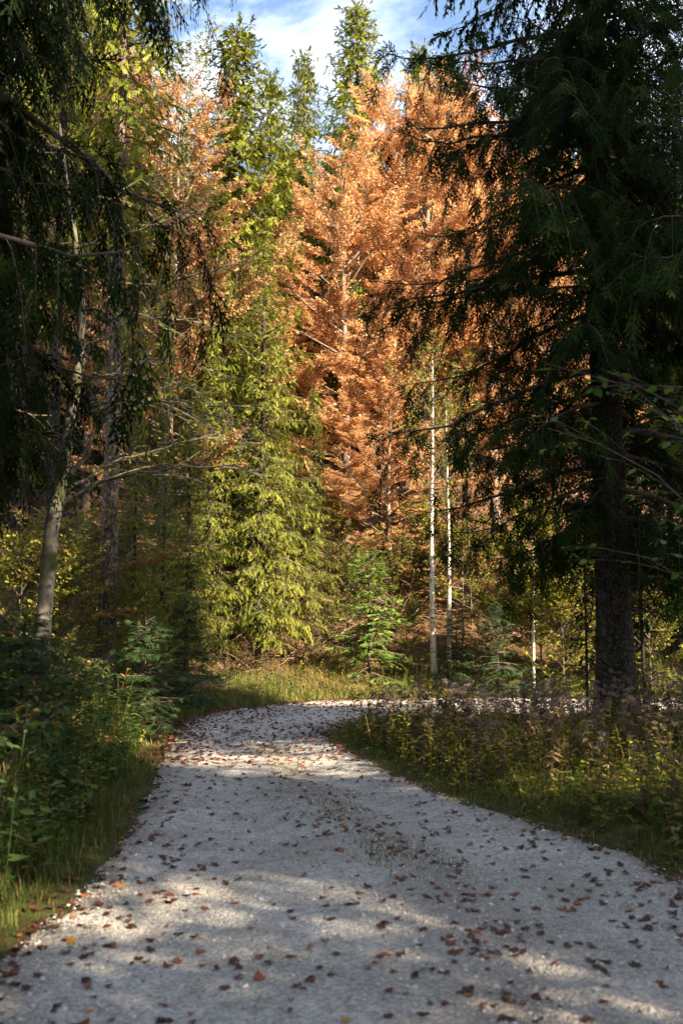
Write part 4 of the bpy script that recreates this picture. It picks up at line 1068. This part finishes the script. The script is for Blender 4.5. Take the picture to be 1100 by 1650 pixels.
# ------------------------------------------------------------------ fallen leaves
def fallen(seed, lobes=5):
    """curled dry leaf with a lobed outline and a stalk"""
    rs = np.random.default_rng(seed); n = lobes * 3
    th = np.linspace(-math.pi * .86, math.pi * .86, n) + math.pi / 2
    if lobes:
        rad = .36 + .16 * np.abs(np.cos(np.linspace(-lobes / 2, lobes / 2, n) * math.pi)) ** 1.4
    rad = rad * rs.uniform(.85, 1.15, n) * (1 + .25 * np.sin(th))
    c1, c2, ph = rs.uniform(.15, .9), rs.uniform(-.35, .5), rs.uniform(0, 3.1)
    def curl(x, y): 
        a = x * math.cos(ph) + y * math.sin(ph); q = -x * math.sin(ph) + y * math.cos(ph)
        return c1 * a * a + c2 * q * q * .6 + .05 * math.sin(9 * a + 2) 
    V = [[0, 0, curl(0, 0)]]; 
    for k in range(n):
        x, y = rad[k] * math.cos(th[k]), rad[k] * math.sin(th[k]); V.append([x, y, curl(x, y) + rs.normal(0, .02)])
    Fc = [[0, k + 1, k + 2] for k in range(n - 1)]
    b0 = len(V); V += [[-.012, -.02, 0.01], [.012, -.02, 0.01], [.02, -.55, .05]]; Fc.append([b0, b0 + 1, b0 + 2])
    V = np.array(V); V[:, 2] -= V[:, 2].min()
    return V, np.array(Fc)
FL = [fallen(100 + k, 5 if k < 4 else 3) for k in range(8)]
OV = (np.concatenate([BIGLEAF[0] * np.array([1, 1, 2.5]) + [0, -.5, .12]]), BIGLEAF[1])
def leaf_meshes():
    out = []
    for k in range(24):
        tv, tf = FL[k % 8]
        b = Buf(); b.add(tv, tf, 0, np.full(len(tf), ((k * 37 % 24) / 23.0) ** 1.5))
        out.append(b.mesh("fallen_leaf", [M_FALLEN]))
    return out
LM = leaf_meshes()
rs = np.random.default_rng(12)
N = 11000
yy = 3.3 * (6.4) ** rs.uniform(0, 1, N); xx = rs.uniform(-3, 3.2, N)
z, dL, dR, ins, out = terrain(xx, yy)
ee = np.minimum(dL, dR)
keep = (ins & (rs.uniform(size=N) < .10 + .7 * np.exp(-ee / .30) + .30 * np.exp(-((dL / (dL + dR + 1e-6) - .58) / .10) ** 2) + .55 * np.clip(wav(xx, yy, 1.3), 0, 1) ** 1.5)) | ((~ins) & (ee < .25) & (rs.uniform(size=N) < .5))
keep &= vis(xx, yy)
xx, yy, z = xx[keep], yy[keep], z[keep]
order = np.argsort(yy); xx, yy, z = xx[order], yy[order], z[order]
sl = np.clip(rs.lognormal(math.log(.039), .40, len(xx)), .02, .10)
for i in range(min(300, len(xx))):
    o = link("fallen_leaf", LM[rs.integers(0, 24)], None, (xx[i], yy[i], z[i] + .012), rs.uniform(0, 6.28), sl[i])
    o.rotation_euler = (rs.normal(0, .10), rs.normal(0, .10), rs.uniform(0, 6.28))
    tag(o, "curled red-brown fallen leaf lying on the near gravel", "leaf", "fallen leaves on the near gravel")
lit = Buf()
def litter(buf, x, y, z, size, rs, varlo=0, varhi=1, tilt=.25):
    n = len(x); k = rs.integers(0, 8, n); s = rs.uniform(*size, n); va = rs.uniform(varlo, varhi, n) ** 1.5
    for q in range(8):
        m_ = k == q; c = m_.sum()
        if not c: continue
        yaw = rs.uniform(0, 6.28, c); d = nrm(np.stack([np.cos(yaw), np.sin(yaw), rs.normal(0, tilt, c)], -1))
        buf.stamp(FL[q][0], FL[q][1], frames(d, nrm(UP + rs.normal(0, tilt, (c, 3)))) * s[m_][:, None, None], np.stack([x[m_], y[m_], z[m_]], -1), va[m_])
litter(lit, xx[300:], yy[300:], z[300:] + .012, (.03, .07), rs, tilt=.12)
x, y, z2, dL, dR, i_, o_ = scatter(40000, -4.5, 11, 12.5, 25, lambda x, y, dL, dR, i, o: (i | (o & (dL < .5))) & vis(x, y) & (rs.uniform(size=len(x)) < .10 + .9 * np.exp(-dL / .5) + .5 * np.exp(-dR / .4)), rs)
n = min(len(x), 7500)
litter(lit, x[:n], y[:n], z2[:n] + .012, (.04, .08), rs)
lo = link("fallen_leaves", lit.mesh("fallen_leaves", [M_FALLEN])); lo["kind"] = "stuff"
tag(lo, "red-brown fallen leaves strewn over the far part of the road", "leaves")
# leaf litter and brushwood on the slope
lit2 = Buf()
x, y, z2, dL, dR, i_, o_ = scatter(30000, -10, 14, 22, 40, lambda x, y, dL, dR, i, o: o & (dL > 1.2) & vis(x, y), rs)
n = min(len(x), 11000)
k = rs.integers(0, 8, n)
yaw = rs.uniform(0, 6.28, n); d = nrm(np.stack([np.cos(yaw), np.sin(yaw), rs.normal(0, .4, n)], -1))
lit2.stamp(LEAF[0], LEAF[1], frames(d, nrm(UP + rs.normal(0, .4, (n, 3)))) * rs.uniform(.07, .14, n)[:, None, None], np.stack([x[:n], y[:n], z2[:n] + .03], -1), rs.uniform(0, 1, n))
l2 = link("leaf_litter", lit2.mesh("leaf_litter", [M_LITTER])); l2["kind"] = "stuff"
tag(l2, "brown leaf litter covering the slope under the beeches", "leaf litter")

def brush(seed, n, size, up=.5):
    rs = np.random.default_rng(seed); b = Buf(); K = 6; u = np.linspace(0, 1, K)
    az = rs.uniform(0, 6.28, n); hd = np.stack([np.cos(az), np.sin(az), np.zeros(n)], -1)
    L = size * rs.uniform(.4, 1.1, n); p0 = np.stack([rs.normal(0, size * .35, n), rs.normal(0, size * .25, n), rs.uniform(0, size * .12, n)], -1)
    P = p0[:, None] + L[:, None, None] * (hd[:, None] * u[None, :, None] + UP * (rs.uniform(.05, up, n)[:, None] * u - rs.uniform(0, .4, n)[:, None] * u ** 2)[:, :, None])
    P += rs.normal(0, .02, P.shape) * size
    b.tubes(P, (.006 + .010 * L)[:, None] * (1 - .75 * u)[None], 4, 0)
    C, l, *_ = children(rs, P, L, 6, .2, 1, (.4, 1.1), .4, .4, (-.2, .5), (-.3, .2), 4)
    b.tubes(C, np.tile([.006, .005, .004, .002], (len(C), 1)), 3, 0)
    return b.mesh("brushwood", [M_BRUSH])
bw = [brush(90 + k, 40, 1.5, 1.0) for k in range(3)]
for i, (px, d, s, lab) in enumerate([(312, 22.6, .75, "heap of brown brushwood at the left of the bend"), (560, 28.5, .9, "brushwood on the dark slope left of the young fir"), (640, 30.0, 1.2, "tangle of bare twigs on the slope behind the white birches"),
                                     (790, 29.0, 1.0, "bare brushwood on the slope right of the white birches"), (470, 26.8, .8, "brushwood under the bushy bright spruce"), (380, 24.9, .7, "dry brushwood at the foot of the two close trunks"), (210, 20.0, .8, "dry brushwood in the wood behind the blue-green young spruce"), (530, 31.5, 1.3, "wide tangle of brushwood high on the dark slope"), (700, 33.0, 1.5, "brushwood high on the slope behind the birches"), (850, 29.0, 1.1, "brushwood on the slope behind the sapling"), (600, 32.5, 1.4, "brushwood higher on the slope above the young fir"), (760, 31.5, 1.3, "wide brushwood on the slope below the right copper beech")]):
    x = X_at(px, d); tag(link("brushwood", bw[i % 3], None, (x, d, hz(x, d)), i * 1.1, s), lab, "brushwood", "heaps of brushwood")

def log_mesh(seed, L, r):
    rs = np.random.default_rng(seed); K = 9; u = np.linspace(0, 1, K)
    P = np.zeros((1, K, 3)); P[0, :, 0] = (u - .5) * L; P[0, :, 1] = .05 * np.sin(u * 4); P[0, :, 2] = r * .7 + .04 * np.sin(u * 6)
    b = Buf(); b.tubes(P, (r * (1 - .45 * u))[None], 9, 0)
    C, l, *_ = children(rs, P, np.array([L]), 7, .2, .95, (.6, 1.3), .16, .2, (-.1, .5), (-.1, .2), 4)
    b.tubes(C, np.tile([.02, .014, .01, .004], (len(C), 1)) * r * 12, 4, 0)
    return b.mesh("fallen_log", [M_BRUSH])
for px, d, rz_, lab in [(545, 30.5, .5, "fallen branch lying on the dark slope"), (690, 31.5, -.6, "fallen log slanting down the slope behind the birches")]:
    x = X_at(px, d); o = tag(link("fallen_log", log_mesh(int(px), 3.4, .07), None, (x, d, hz(x, d) + .1), rz_), lab, "log")
    o.rotation_euler = (0, -.25 if rz_ < 0 else .2, rz_)
